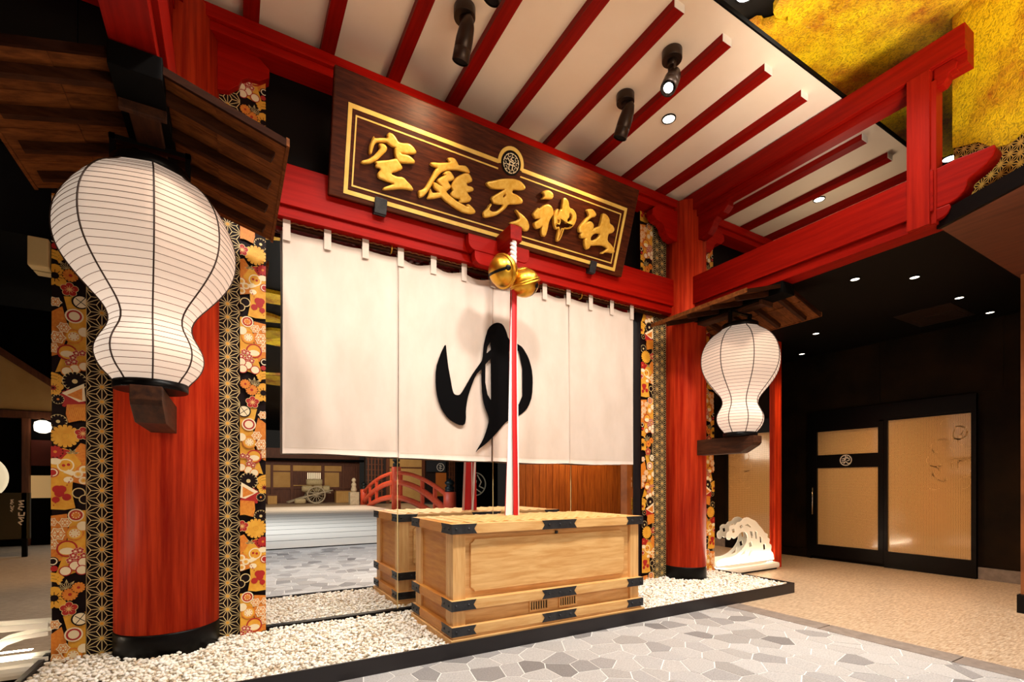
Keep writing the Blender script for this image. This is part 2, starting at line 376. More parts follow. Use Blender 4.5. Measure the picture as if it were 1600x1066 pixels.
# ------------------------------------------------------------------ eaves ceiling, gold ceiling, dark corridor ceiling
MB().box(-2.4, 7.2, 2.203, 4.14, 4.55, 4.583).build('ceiling', m_ceil, label='cream plaster ceiling under the eaves', kind='structure')
MB().box(-2.4, 7.2, 2.190, 2.203, 4.548, 4.583).build('trim_2', m_black_matt, label='black edge strip of the eaves ceiling', kind='structure')
MB().box(-12, 10, -30, 3.9, 5.0, 5.1).build('ceiling', m_ceil_dark, label='dark hall ceiling above the gold clouds', kind='structure')
def cloud(pts, z, label):
    MB().prism([(x, y, z) for x, y in pts], (0, 0, .07)).build('gold_cloud', m_leaf, label=label, cat='ceiling panel', group='gold clouds on the hall ceiling')
cloud([(3.57,2.60),(3.649,2.419),(3.66,2.385),(3.695,2.367),(3.73,2.372),(3.759,2.343),(3.79,2.30),(3.85,2.245),(3.81,2.222),(3.77,2.27),(3.73,2.275),(3.68,2.262),(3.645,2.21),(3.628,2.179),(3.60,2.05),(3.50,1.95),(3.42,1.80),(3.5,1.6),(3.3,1.2),(3.6,.7),(5.16,.3),(5.16,2.6)], 4.90, 'crumpled gold leaf cloud panel left of the dark groove in the hall ceiling')
cloud([(5.175,.3),(6.2,.2),(7.6,.6),(8.6,1.3),(8.3,2.0),(7.4,2.2),(6.9,2.32),(6.6,2.6),(5.175,2.6)], 4.90, 'crumpled gold leaf cloud panel right of the dark groove in the hall ceiling')
def blob(cx, cy, rx, ry, n=26, seed=0):
    rr = random.Random(seed)
    ph = [rr.uniform(0, 6.28) for _ in range(4)]
    return [(cx+rx*(1+.14*math.sin(5*t+ph[0])+.07*math.sin(9*t+ph[1]))*math.cos(t), cy+ry*(1+.16*math.sin(4*t+ph[2]))*math.sin(t)) for t in [2*PI*i/n for i in range(n)]]
CL = ('smallest near the viewer', 'long thin one behind the viewer', 'wide one above the white deck', 'largest, above the bridge', 'thin one over the deck edge', 'round one left of the bridge')
for i, (cx, cy, rx, ry) in enumerate(((.55,.6,.9,.55), (1.0,-2.6,1.6,.35), (1.3,-5.6,1.4,.7), (2.0,-11.0,2.4,1.0), (.2,-4.0,1.0,.3), (4.0,-8.0,1.6,.8))):
    cloud(blob(cx, cy, rx, ry, seed=i), 4.92, 'gold leaf cloud in the mirror, '+CL[i])
MB().box(4.8, 8.3, 1.56, 6.6, 3.25, 3.34).build('ceiling', m_ceil_dark, label='dark corridor ceiling with small downlights', kind='structure')
P0 = Vector((4.68, 1.56, 0)); DG = Vector((-.407, -.9135, 0)); NG = Vector((-.9135, .407, 0))
def dgp(t, z, off=0): return P0+DG*t+NG*off+Vector((0, 0, z))
def dgb(t, z, off=0): return P0+DG*(1.068*t-.226)+NG*(off-.25)+Vector((0, 0, 1.2+(z-1.2)*1.068))
sof = MB().prism([(4.68,1.56,3.15), (9,1.56,3.15), (9,-3,3.15), (2.66,-3,3.15)], (0,0,.09)).build('ceiling', m_soffit, label='brown wood boarded soffit at the right', kind='structure')
MB().prism([dgp(-.0,3.14,.0), dgp(5,3.14,.0), dgp(5,3.14,.03), dgp(-.0,3.14,.03)], (0,0,.115)).build('trim_3', m_black, label='black fascia strip of the wood soffit', kind='structure')
bulk = MB().prism([dgb(.10,3.13,-.08), dgb(4.6,3.13,-.08), dgb(4.6,3.13,0), dgb(.10,3.13,0)], (0,0,1.70)).build('wall_right_upper', m_print_bg, label='patterned bulkhead wall above the wood soffit', kind='structure')
# ------------------------------------------------------------------ right-hand corridor
wall_right = MB().box(8.15, 8.32, 1.4, 6.6, 0, 3.25).build('wall_right', m_wall_dark, label='dark mottled brown corridor wall', kind='structure')
for a, b in ((1.55, 2.10), (2.105, 3.4), (3.405, 4.6), (4.605, 5.8)):
    MB().box(8.142, 8.152, a, b, 2.36 if 2.0 < a < 4.5 else .14, 3.245).build('wall_panel', m_wall_dark, wall_right)
MB().box(4.4, 8.3, 6.4, 6.6, 0, 3.25).build('wall_far', m_wall_dark, label='dark far end wall of the corridor', kind='structure')
MB().box(8.12, 8.15, 1.55, 2.33, 0, .15).build('baseboard_right', m_border, label='grey brown skirting right of the glass door', kind='structure')
MB().box(8.12, 8.15, 4.41, 6.4, 0, .13).build('baseboard_right', m_wall_dark, label='dark skirting left of the glass door', kind='structure')
MB().box(6.37, 8.15, 1.36, 1.53, 0, 3.15).build('wall_front', mat('orange_brown_wall', rgb(120, 66, 26), rgb(150, 86, 38), rough=.5, nscale=4), label='brown wall end at the right edge of the view', kind='structure')
MB().box(6.32, 6.9, 1.33, 1.545, 0, .17).build('baseboard_front', m_frame, label='dark block at the foot of the right wall end', kind='structure', bevel=.004)
MB().box(6.69, 6.85, 4.085, 4.32, 0, 3.24).build('trim_4', m_red_z, label='red lacquered jamb post at the right end of the mirrors', kind='structure', bevel=.004)
door = thing('door_1', 'black framed sliding door leaf with patterned glass and white round crest', None, (8.1, 3.83, 0), kind='structure')
F = MB
MB().box(8.085, 8.145, 4.25, 4.345, .05, 2.10).build('stile', m_frame, door); MB().box(8.085, 8.145, 3.335, 3.405, .05, 2.10).build('stile', m_frame, door)
MB().box(8.085, 8.145, 3.405, 4.25, 2.02, 2.10).build('top_rail', m_frame, door); MB().box(8.085, 8.145, 3.405, 4.25, .05, .235).build('bottom_rail', m_frame, door)
MB().box(8.118, 8.13, 3.405, 4.25, .235, 2.02).build('glass', m_etched, door)
band = MB().box(8.105, 8.118, 3.405, 4.25, 1.445, 1.65).build('crest_band', m_frame, door)
cr = MB()
def seg2(mb, pts, wdt, fx, th=.002, m=0):
    # flat strokes: pts in 2-D, fx maps (a,b,depth) to 3-D
    for (a, b) in zip(pts, pts[1:]):
        d = Vector((b[0]-a[0], b[1]-a[1])); L_ = d.length
        if L_ < 1e-6: continue
        d /= L_; n = Vector((-d.y, d.x))*wdt/2; e = d*wdt*.2
        q = [(a[0]-e.x+n.x, a[1]-e.y+n.y), (a[0]-e.x-n.x, a[1]-e.y-n.y), (b[0]+e.x-n.x, b[1]+e.y-n.y), (b[0]+e.x+n.x, b[1]+e.y+n.y)]
        mb.add([fx(u, v, 0) for u, v in q]+[fx(u, v, th) for u, v in q], [(0,1,2,3), (4,7,6,5), (0,4,5,1), (1,5,6,2), (2,6,7,3), (3,7,4,0)], m)
fx = lambda a, b, d: (8.105-d, 3.837-a, 1.558+b)
seg2(cr, arc(0, 0, .078, 0, 2*PI, 32), .014, fx)
for st in ([(-.005,.07),(-.005,.0)], [(-.005,.035),(.045,.03),(.05,.0),(.02,-.01)], [(-.05,.02),(-.02,.03),(-.02,-.005),(-.055,-.005)], [(-.055,-.03),(-.02,-.03),(.0,-.02),(-.03,-.05)], [(.0,-.02),(.03,-.05),(.06,-.045)], [(.015,.055),(.025,.025)]):
    seg2(cr, st, .012, fx)
cr.build('crest', m_white_end, band)
hd = MB().tube([(8.05, 4.30, .71), (8.05, 4.30, 1.14)], .011, 10)
for z in (.74, 1.11): hd.tube([(8.05, 4.30, z), (8.09, 4.30, z)], .007, 8)
hd.build('pull_handle', mat('steel', rgb(190,180,165), rough=.25, metal=1), door)
win = thing('window_1', 'large fixed pane of patterned glass right of the sliding door leaf', None, (8.1, 2.85, 0), kind='structure')
MB().box(8.09, 8.148, 2.34, 2.388, 0, 2.32).build('frame', m_frame, win); MB().box(8.09, 8.148, 3.295, 3.333, 0, 2.32).build('frame', m_frame, win)
MB().box(8.09, 8.148, 2.388, 3.295, 2.13, 2.32).build('frame', m_frame, win); MB().box(8.09, 8.148, 2.388, 3.295, 0, .23).build('frame', m_frame, win)
MB().box(8.125, 8.135, 2.388, 3.295, .23, 2.13).build('glass', m_etched, win)
et = MB(); fxe = lambda a, b, d: (8.125-d, 2.62-a, 1.75+b)
rr = random.Random(5)
for i in range(26):
    a0 = rr.uniform(0, 6.28); cx, cy = rr.uniform(-.2, .2), rr.uniform(-.55, .28); q = rr.uniform(.03, .09)
    seg2(et, arc(cx, cy, q, a0, a0+rr.uniform(1.2, 3.2), 8), rr.uniform(.006, .018), fxe, .001)
et.build('gold_reflection', mat('pale_gold_reflection', rgb(222, 182, 120), rough=.3), win)  # pale ribbons painted on the pane for the reflection of gold
hdr = MB().box(8.10, 8.149, 2.34, 4.405, 2.10, 2.34)
hdr.box(8.10, 8.149, 4.345, 4.405, 0, 2.10).box(8.10, 8.149, 3.333, 3.40, 2.10, 2.12)
hdr.build('trim_5', m_frame, label='black door surround and header', kind='structure')
def recessed(name, x, y, z, r, label, group, lens=m_lens, trim=m_black):
    t = thing(name, label, 'downlight', (x, y, z-.012), group)
    MB().lathe([(r, 0), (r*1.02, .01), (r*.86, .012), (r*.84, .004), (r*.86, 0), (r, 0)], (x, y, z-.012), 28, capb=False, capt=False).build('trim_ring', trim, t)
    MB().lathe([(0.001, .004), (r*.85, .004), (r*.85, .011)], (x, y, z-.012), 24, capt=True).build('lens', lens, t)
for i, (x, y) in enumerate(((5.392,2.469), (5.852,2.15), (6.921,2.14), (7.832,2.14), (6.883,3.628), (7.776,4.311))):
    recessed('downlight', x, y, 3.25, .045, ['small corridor downlight nearest the lantern roof', 'second corridor downlight right of the lantern roof', 'corridor downlight left of the far right one, by the vent', 'rightmost corridor downlight beyond the vent', 'corridor downlight just right of the far lantern roof eave', 'farthest corridor downlight beside the far lantern'][i], 'corridor downlights')
recessed('downlight', 3.471, 3.121, 4.55, .062, 'round downlight in the eaves ceiling beside the lit projector', 'eaves downlights')
recessed('downlight', 5.984, 3.118, 4.55, .062, 'round downlight in the eaves ceiling right of the crossbeam post', 'eaves downlights')
recessed('downlight', .96, 3.118, 4.55, .062, 'round downlight in the eaves ceiling, leftmost, above the view', 'eaves downlights')
recessed('downlight', 3.44, 2.33, 4.999, .085, 'bright white downlight in the dark gap beside the gold cloud', 'hall downlights', m_lens_w)
recessed('downlight', 7.06, 2.27, 4.90, .07, 'added white lit disc beyond the carved nosing, in place of a wall reflection', 'hall downlights', m_lens_w)  # added glowing disc stands in for a reflection in the dark wall
vt = thing('air_vent', 'dark slatted air vent in the corridor ceiling', 'vent', (7.4, 2.55, 3.24))
MB().box(7.03, 7.78, 2.25, 2.80, 3.242, 3.25).build('frame', m_bronze, vt)
for i in range(8): MB().box(7.36+.05*i, 7.385+.05*i, 2.30, 2.75, 3.232, 3.243).build('slat', m_bronze, vt)
# ------------------------------------------------------------------ the gate: columns, beams, rafters
def bracket_poly(pts, off, name, mtl, parent):
    return MB().prism(pts, off).build(name, mtl, parent, bevel=.006)
def column(x, y, r, label, side):
    t = thing('column', label, 'column', (x, y, .07))
    MB().lathe([(r*1.012, .07), (r*1.012, .225), (r*.998, .235)], (x, y, 0), 64).build('plinth', m_black, t)
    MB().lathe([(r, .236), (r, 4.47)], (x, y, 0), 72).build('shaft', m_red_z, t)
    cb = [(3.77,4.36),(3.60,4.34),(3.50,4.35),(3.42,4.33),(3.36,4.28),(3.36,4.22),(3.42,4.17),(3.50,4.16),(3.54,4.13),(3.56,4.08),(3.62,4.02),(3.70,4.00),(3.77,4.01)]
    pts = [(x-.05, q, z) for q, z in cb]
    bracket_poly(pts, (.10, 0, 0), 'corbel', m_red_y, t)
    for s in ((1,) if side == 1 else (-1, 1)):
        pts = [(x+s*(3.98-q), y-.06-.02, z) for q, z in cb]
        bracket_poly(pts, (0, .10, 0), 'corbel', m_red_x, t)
    return t
column(-.373, 4.10, .300, 'thick red lacquered column at the left, behind the near lantern', 1)
column(4.695, 3.975, .238, 'red lacquered column at the right, behind the far lantern', -1)
nb = thing('gate_beam', 'red lacquered beam above the white curtain, stepped in two', 'beam', (2.15, 4.03, 3.19))
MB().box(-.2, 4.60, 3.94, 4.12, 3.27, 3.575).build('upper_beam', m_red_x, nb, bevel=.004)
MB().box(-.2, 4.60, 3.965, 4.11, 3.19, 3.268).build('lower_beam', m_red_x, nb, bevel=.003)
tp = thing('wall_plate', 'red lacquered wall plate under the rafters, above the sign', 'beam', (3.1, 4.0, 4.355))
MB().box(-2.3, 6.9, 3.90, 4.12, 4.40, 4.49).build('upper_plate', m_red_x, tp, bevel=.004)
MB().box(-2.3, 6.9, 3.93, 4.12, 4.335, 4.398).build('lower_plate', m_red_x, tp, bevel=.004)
def crossbeam(xf, s, lbl_lo, lbl_up):
    # xf: inner face; s: +1 body grows to +x
    X = lambda a: xf+s*a
    def bx(mb, a0, a1, *r):
        x0, x1 = sorted((X(a0), X(a1))); return mb.box(x0, x1, *r)
    t = thing('crossbeam', lbl_lo, 'beam', (X(.11), 2.6, 3.17), 'lower crossbeams of the gate')
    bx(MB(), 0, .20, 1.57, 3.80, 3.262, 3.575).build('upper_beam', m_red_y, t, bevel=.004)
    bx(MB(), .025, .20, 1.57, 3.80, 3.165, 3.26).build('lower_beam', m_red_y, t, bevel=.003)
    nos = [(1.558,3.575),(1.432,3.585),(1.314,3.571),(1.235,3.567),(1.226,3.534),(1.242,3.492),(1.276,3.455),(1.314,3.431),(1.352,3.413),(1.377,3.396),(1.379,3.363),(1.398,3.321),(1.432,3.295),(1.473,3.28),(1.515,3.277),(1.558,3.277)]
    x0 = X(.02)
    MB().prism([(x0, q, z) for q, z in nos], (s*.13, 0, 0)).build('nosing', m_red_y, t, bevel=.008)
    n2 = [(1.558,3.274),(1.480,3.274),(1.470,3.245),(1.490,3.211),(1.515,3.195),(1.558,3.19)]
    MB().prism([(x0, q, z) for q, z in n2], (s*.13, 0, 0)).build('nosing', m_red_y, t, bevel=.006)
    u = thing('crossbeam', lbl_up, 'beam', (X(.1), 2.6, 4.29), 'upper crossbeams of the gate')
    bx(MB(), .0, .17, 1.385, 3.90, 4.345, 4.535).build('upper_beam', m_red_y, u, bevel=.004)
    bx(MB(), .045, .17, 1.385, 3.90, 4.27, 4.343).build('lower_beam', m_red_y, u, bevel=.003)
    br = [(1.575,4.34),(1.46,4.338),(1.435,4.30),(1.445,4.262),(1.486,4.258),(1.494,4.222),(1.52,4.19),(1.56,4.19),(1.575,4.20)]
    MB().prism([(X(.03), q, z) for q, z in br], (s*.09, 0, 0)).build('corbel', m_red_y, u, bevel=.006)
    return t
crossbeam(4.58, 1, 'red lower crossbeam from the far column toward the right, carved nosing at its end', 'red upper crossbeam from the far column across the rafters to the gold ceiling')
crossbeam(-.27, -1, 'red lower crossbeam above the near lantern roof', 'red upper crossbeam above the near column, at the left end of the rafters')
ps = thing('strut_post', 'short red post between the two right crossbeams, in front of the gold ceiling', 'post', (4.66, 1.65, 3.167))
MB().box(4.572, 4.73, 1.588, 1.732, 3.168, 4.343).build('post', m_red_d, ps, bevel=.003)
MB().box(4.595, 4.71, 1.555, 1.588, 3.168, 4.25).build('front_strip', m_red_d, ps, bevel=.003)
raf_lbl = ['leftmost rafter beside the near column', 'second rafter from the near column', 'third rafter from the near column', 'fourth rafter from the near column, above the left projector', 'fifth rafter from the near column, above the sign crest', 'sixth rafter from the near column, left of the paired projectors', 'seventh rafter from the near column, right of the paired projectors', 'eighth rafter from the near column, right of the round downlight', 'ninth rafter from the near column, next to the right crossbeam', None, 'white-ended, first to the right of the right crossbeam', 'white-ended, second to the right of the right crossbeam', 'third to the right of the right crossbeam, along the lower beam']
proto = None
for k in range(13):
    if k == 9: continue
    X = .173+.5145*k
    if proto is None:
        proto = thing('rafter', 'red eaves rafter: '+raf_lbl[k], 'rafter', (X-.05, 3.1, 4.49), 'red rafters under the eaves')
        MB().box(X-.10, X, 2.330, 3.98, 4.492, 4.552).build('beam', m_red_y, proto)
        MB().box(X-.10, X, 2.326, 2.330, 4.492, 4.552).build('white_end', m_white_end, proto)
    else:
        q = copy_tree(proto); q.location.x = X-.05; q['label'] = 'red eaves rafter: '+raf_lbl[k]
# ------------------------------------------------------------------ printed patterned panels
def ribbon(a, b, wd):
    d = Vector((b[0]-a[0], b[1]-a[1])); l = d.length; d /= l; n = Vector((-d.y, d.x))*wd/2
    return [(a[0]+n.x, a[1]+n.y), (a[0]-n.x, a[1]-n.y), (b[0]-n.x, b[1]-n.y), (b[0]+n.x, b[1]+n.y)]
def asanoha(mb, fx, u0, u1, v0, v1, pitch, wd, ml, md, skip=None, ox=0):
    hx = pitch*.866; i0 = int((u0-ox)/hx)-2; i1 = int((u1-ox)/hx)+2; j0 = int(v0/pitch)-2; j1 = int(v1/pitch)+2
    P = lambda i, j: (ox+i*hx, j*pitch+(i % 2)*pitch/2)
    def rib(a, b):
        c = ((a[0]+b[0])/2, (a[1]+b[1])/2)
        if skip and skip(*c): return
        q = clip_rect(ribbon(a, b, wd), u0, u1, v0, v1)
        if len(q) > 2: mb.add([fx(x, y, .0012) for x, y in q], [list(range(len(q)))], ml)
    for i in range(i0, i1):
        for j in range(j0, j1):
            p = P(i, j); up = P(i, j+1); o = 0 if i % 2 == 0 else 1
            r0 = P(i+1, j-1+o); r1 = P(i+1, j+o)
            rib(p, up); rib(p, r0); rib(p, r1)
            for tri in ((p, up, r1), (p, r0, r1)):
                c = (sum(q[0] for q in tri)/3, sum(q[1] for q in tri)/3)
                for q in tri: rib(q, c)
            if u0+.01 < p[0] < u1-.01 and v0 < p[1] < v1 and not (skip and skip(*p)):
                q = clip_rect([(p[0]+pitch*.11*math.cos(t), p[1]+pitch*.11*math.sin(t)) for t in [PI*k/4 for k in range(8)]], u0, u1, v0, v1)
                if len(q) > 2: mb.add([fx(x, y, .0018) for x, y in q], [list(range(len(q)))], md)
BG, GO, OR, RE, CR, LN, GR = range(7)
class Print:
    def __init__(s, fx, u0, u1, v0, v1): s.mb = MB(); s.fx = fx; s.b = (u0, u1, v0, v1); s.n = 0
    def shape(s, pts, m):
        q = clip_rect(pts, *s.b); s.n += 1
        if len(q) > 2: s.mb.add([s.fx(x, y, .0008+.00002*s.n) for x, y in q], [list(range(len(q)))], m)
    def disc(s, x, y, r, m, n=14, sq=1): s.shape([(x+r*math.cos(2*PI*k/n), y+r*sq*math.sin(2*PI*k/n)) for k in range(n)], m)
    def line(s, pts, wd, m):
        for a, b in zip(pts, pts[1:]): s.shape(ribbon(a, b, wd), m)
    def petal(s, x, y, r0, r1, a, w, m):
        c, t = math.cos(a), math.sin(a); q = []
        for d, k in ((r0, w*.25), (r0+(r1-r0)*.6, w*.8), (r1*.93, w*.75), (r1, 0), (r1*.93, -w*.75), (r0+(r1-r0)*.6, -w*.8), (r0, -w*.25)):
            q.append((x+d*c-k*t, y+d*t+k*c))
        s.shape(q, m)
    def chrys(s, x, y, r, mp_, ml, n=16, mc=None, outline=False):
        s.disc(x, y, r*1.0, ml if outline else BG, 20)
        for k in range(n):
            a = 2*PI*k/n; w = r*math.sin(PI/n)*.86
            s.petal(x, y, r*.22, r*.97, a, w*1.05, mp_)
        s.disc(x, y, r*.22, mc if mc is not None else mp_)
    def plum(s, x, y, r, m, ml, mc):
        for k in range(5): s.disc(x+r*.58*math.cos(PI/2+2*PI*k/5), y+r*.58*math.sin(PI/2+2*PI*k/5), r*.46, ml, 12)
        for k in range(5): s.disc(x+r*.58*math.cos(PI/2+2*PI*k/5), y+r*.58*math.sin(PI/2+2*PI*k/5), r*.39, m, 12)
        s.disc(x, y, r*.3, mc, 10)
        for k in range(10): s.line([(x, y), (x+r*.55*math.cos(.3+2*PI*k/10), y+r*.55*math.sin(.3+2*PI*k/10))], r*.05, ml if ml != m else BG)
    def ring(s, x, y, r, mo, mi, mc=None):
        s.disc(x, y, r, mo, 18); s.disc(x, y, r*.82, mi, 18)
        if mc is not None:
            s.disc(x, y, r*.6, mc, 14)
            for k in range(8): s.disc(x+r*.45*math.cos(PI*k/4), y+r*.45*math.sin(PI*k/4), r*.09, mo, 6)
    def snow(s, x, y, r):
        for q, m in ((1.0, CR), (.82, OR), (.66, CR)):
            s.shape([(x+r*q*(1 if k % 2 == 0 else .74)*math.cos(PI*k/6), y+r*q*(1 if k % 2 == 0 else .74)*math.sin(PI*k/6)) for k in range(12)], m)
        for k in range(6): s.line([(x, y), (x+r*.6*math.cos(PI*k/3), y+r*.6*math.sin(PI*k/3))], r*.12, OR)
        s.disc(x, y, r*.14, OR, 6)
    def leaves(s, x, y, r, mf, ml, n=5):
        for k in range(n):
            a = PI*(.08+.84*k/(n-1)); c, t = math.cos(a), math.sin(a)
            for q, m in ((1, ml), (.86, mf)):
                s.shape([(x, y), (x+r*.5*c-r*.17*q*t, y+r*.5*t+r*.17*q*c), (x+r*q*c, y+r*q*t), (x+r*.5*c+r*.17*q*t, y+r*.5*t-r*.17*q*c)], m)
            s.line([(x, y), (x+r*.8*c, y+r*.8*t)], r*.04, ml)
def floral(fx, x0, x1, z0, z1, flip, phase):
    p = Print(fx, x0, x1, z0, z1); W = x1-x0
    def X(a): return x0+W*(1-a if flip else a)
    per = 2.02; top = z1+phase; ORD = 0
    while top > z0:
        Z = lambda q: top-q
        S_ = lambda pts, m: p.shape([(X(a), Z(q)) for a, q in pts], m)
        # gold cloth grounds
        S_([(.45,0),(1,-.01),(1,.10),(.85,.095),(.5,.115),(.42,.06)], OR)
        for k in range(9): p.line([(X(.47+.06*k), Z(.01)), (X(.60+.06*k), Z(.10))], .002, GO)
        S_([(0,.29),(.35,.275),(.7,.30),(.9,.30),(.86,.44),(.62,.49),(.60,.56),(.70,.655),(.4,.665),(0,.66)], GO)
        S_([(.62,.30),(.85,.24),(1,.25),(1,.40)], OR); S_([(.0,.27),(.55,.29),(.3,.345),(0,.34)], RE)
        S_([(.72,.40),(1,.36),(1,.51),(.62,.49)], OR)
        S_([(0,.70),(.46,.69),(.48,.80),(.36,.98),(0,1.00)], OR); S_([(.56,.67),(1,.67),(1,1.05),(.5,1.075),(.1,1.085),(.45,.9)], GO)
        S_([(.0,1.44),(.30,1.40),(.44,1.50),(.42,1.60),(.25,1.70),(0,1.72)], OR); S_([(.34,1.335),(1,1.32),(1,1.78),(.5,1.80),(.1,1.82),(.46,1.62),(.5,1.46)], GO)
        S_([(.3,-.07),(.95,-.14),(1,-.03),(.8,-.02)], CR); S_([(.45,-.06),(.9,-.11),(.9,-.03)], OR)
        # flowers
        p.chrys(X(.2), Z(.11), .045, BG, LN, 14, LN, True); p.chrys(X(.40), Z(.20), .076, GO, BG, 16, GO)
        p.plum(X(.92), Z(.18), .042, RE, LN, OR); p.chrys(X(.12), Z(.30), .04, RE, OR, 12, OR); p.leaves(X(.62), Z(.31), .035, GR, LN, 4)
        p.ring(X(.42), Z(.385), .042, CR, GO, None); p.disc(X(.36), Z(.385), .009, RE, 8); p.disc(X(.5), Z(.38), .009, RE, 8)
        p.disc(X(.12), Z(.36), .03, CR, 9, .7); p.shape([(X(.35), Z(.43)), (X(.5), Z(.41)), (X(.75), Z(.43)), (X(.6), Z(.45))], CR); p.ring(X(.05), Z(.43), .03, RE, CR, RE)
        for a, q in ((.78,.44), (.95,.41), (.94,.48)): p.ring(X(a), Z(q), .024, CR, CR, GO)
        p.disc(X(.5), Z(.475), .024, CR, 10, .8)
        for a, q, r in ((.18,.535,.024), (.30,.535,.024), (.24,.56,.024), (.14,.60,.019), (.45,.585,.022)): p.disc(X(a), Z(q), r, RE, 14)
        for k in range(14): p.disc(X((.07*k*7) % .6+.03), Z(.45+(k*.037) % .2), .004, RE, 5)
        p.ring(X(.8), Z(.56), .034, LN, BG); p.ring(X(.98), Z(.60), .03, LN, BG)
        p.ring(X(.72), Z(.70), .04, CR, RE, OR)
        for a, q, r in ((.40,.745,.034), (.2,.815,.045), (.04,.88,.036), (.03,.74,.03)): p.snow(X(a), Z(q), r)
        p.ring(X(.68), Z(.815), .046, OR, GO, CR); p.disc(X(.92), Z(.77), .03, CR, 10); p.ring(X(.46), Z(.91), .052, RE, GO); p.disc(X(.46), Z(.925), .036, CR, 12, .6)
        for a, q in ((.70,.93), (.84,.925), (.95,.96), (.72,.97), (.55,.985), (.64,.955)): p.plum(X(a), Z(q), .02, RE, CR, CR)
        for a, q in ((.70,1.02), (.95,1.0), (.42,1.05), (.9,1.05)): p.ring(X(a), Z(q), .032, RE, CR, None)
        p.ring(X(.06), Z(.985), .028, BG, CR, BG); p.disc(X(.1), Z(1.03), .018, RE)
        for k in range(3): p.line([(X(0), Z(1.06+.02*k)), (X(.2), Z(1.07+.02*k)), (X(.36-.05*k), Z(1.095+.018*k))], .017, GO)
        p.leaves(X(.45), Z(1.165), .062, BG, LN, 5); p.plum(X(.1), Z(1.215), .07, GO, GO, BG)
        p.chrys(X(.55), Z(1.20), .042, OR, BG, 14, RE); p.chrys(X(.80), Z(1.16), .036, OR, BG, 12, RE); p.plum(X(.52), Z(1.29), .045, RE, LN, OR)
        p.ring(X(.85), Z(1.36), .045, BG, CR, None); p.line([(X(.70), Z(1.34)), (X(1.0), Z(1.38))], .004, BG); p.line([(X(.72), Z(1.39)), (X(.98), Z(1.33))], .004, BG)
        p.ring(X(.66), Z(1.455), .046, CR, RE, CR); p.ring(X(.64), Z(1.585), .046, OR, GO, CR); p.disc(X(.95), Z(1.55), .03, CR, 10)
        for a, q, r in ((.12,1.38,.034), (.36,1.535,.036), (.18,1.60,.044), (.05,1.67,.034)): p.snow(X(a), Z(q), r)
        p.ring(X(.46), Z(1.69), .050, RE, GO); p.disc(X(.46), Z(1.70), .034, CR, 12, .6)
        for a, q in ((.72,1.69), (.9,1.685), (.62,1.72), (.66,1.745), (.5,1.755)): p.plum(X(a), Z(q), .019, RE, CR, CR)
        for a, q in ((.68,1.79), (.95,1.77), (.45,1.81)): p.ring(X(a), Z(q), .03, OR, CR, None)
        for k in range(3): p.line([(X(0), Z(1.83+.02*k)), (X(.2), Z(1.84+.02*k)), (X(.36-.05*k), Z(1.865+.018*k))], .017, GO)
        p.plum(X(.06), Z(1.92), .05, GO, GO, RE); p.chrys(X(.68), Z(1.87), .062, BG, LN, 16, LN, True); p.chrys(X(.62), Z(1.985), .07, RE, LN, 16, RE)
        p.chrys(X(.2), Z(1.99), .03, BG, LN, 12, OR, True)
        top -= per
    return p.mb
def panel(x0, x1, label, strips, plain_end, yf=4.07, z0=.07, z1=4.33):
    t = thing('printed_panel', label, 'panel', ((x0+x1)/2, yf, z0))
    MB().box(x0, x1, yf, 4.13, z0, z1).build('board', m_print_bg, t)
    fx = lambda u, v, d: (u, yf-d, v)
    for kind, a, b, flip, ph in strips:
        if kind == 'A':
            mb = MB(); asanoha(mb, fx, a, b, z0, z1, .0963, .0047, 0, 1, ox=(a+.078 if a < -.5 or a > 4 else b-.078))
            tag(mb.build('star_lattice', [m_line, m_pg], t, recalc=False), kind='stuff')
            MB().box(a-.001, a+.001, yf-.0012, yf, z0, z1).build('print_edge', m_line, t)
        else:
            tag(floral(fx, a, b, z0, z1, flip, ph).build('floral_print', PR, t, recalc=False), kind='stuff')
panel(-.972, -.70, 'tall printed panel left of the near column, gold floral strip beside black star lattice', [('F', -.972, -.806, False, .27), ('A', -.806, -.60, 0, 0)], 0, z1=3.45)
panel(-.14, .2236, 'tall printed panel right of the near column, black star lattice beside gold floral strip', [('A', -.14, .056, 0, 0), ('F', .056, .2236, True, .78)], 0)
panel(4.056, 4.60, 'tall printed panel left of the far column, gold floral strip beside black star lattice', [('F', 4.056, 4.25, False, .55), ('A', 4.25, 4.55, 0, 0)], 0)
panel(4.94, 5.32, 'narrow printed panel right of the far column, gold floral strip beside mirror', [('A', 4.94, 5.13, 0, 0), ('F', 5.13, 5.32, True, .75)], 0)
# lattice and gold cloud on the bulkhead wall
mb = MB(); lat_edge = [(0,3.64), (.13,3.67), (.28,3.61), (.383,3.50), (.461,3.465), (.53,3.478), (.8,3.50), (1.3,3.42), (4.6,3.45)]
def le(u):
    for a, b in zip(lat_edge, lat_edge[1:]):
        if a[0] <= u <= b[0]: return a[1]+(b[1]-a[1])*(u-a[0])/(b[0]-a[0])
    return 3.5
fxd = lambda u, v, d: dgb(u, v, d)
asanoha(mb, fxd, .10, 3.0, 3.20, 3.72, .068, .0062, 0, 1, skip=lambda u, v: v > le(u)+.02)
tag(mb.build('star_lattice', [m_goldflat, m_goldflat], bulk, recalc=False), kind='stuff')
pts = [(.10,3.69)]+[p for p in lat_edge[2:]]+[(4.6,4.66), (.10,4.66)]
MB().prism([dgb(u, v, .0) for u, v in pts], NG*.012).build('gold_cloud', m_leaf, bulk)
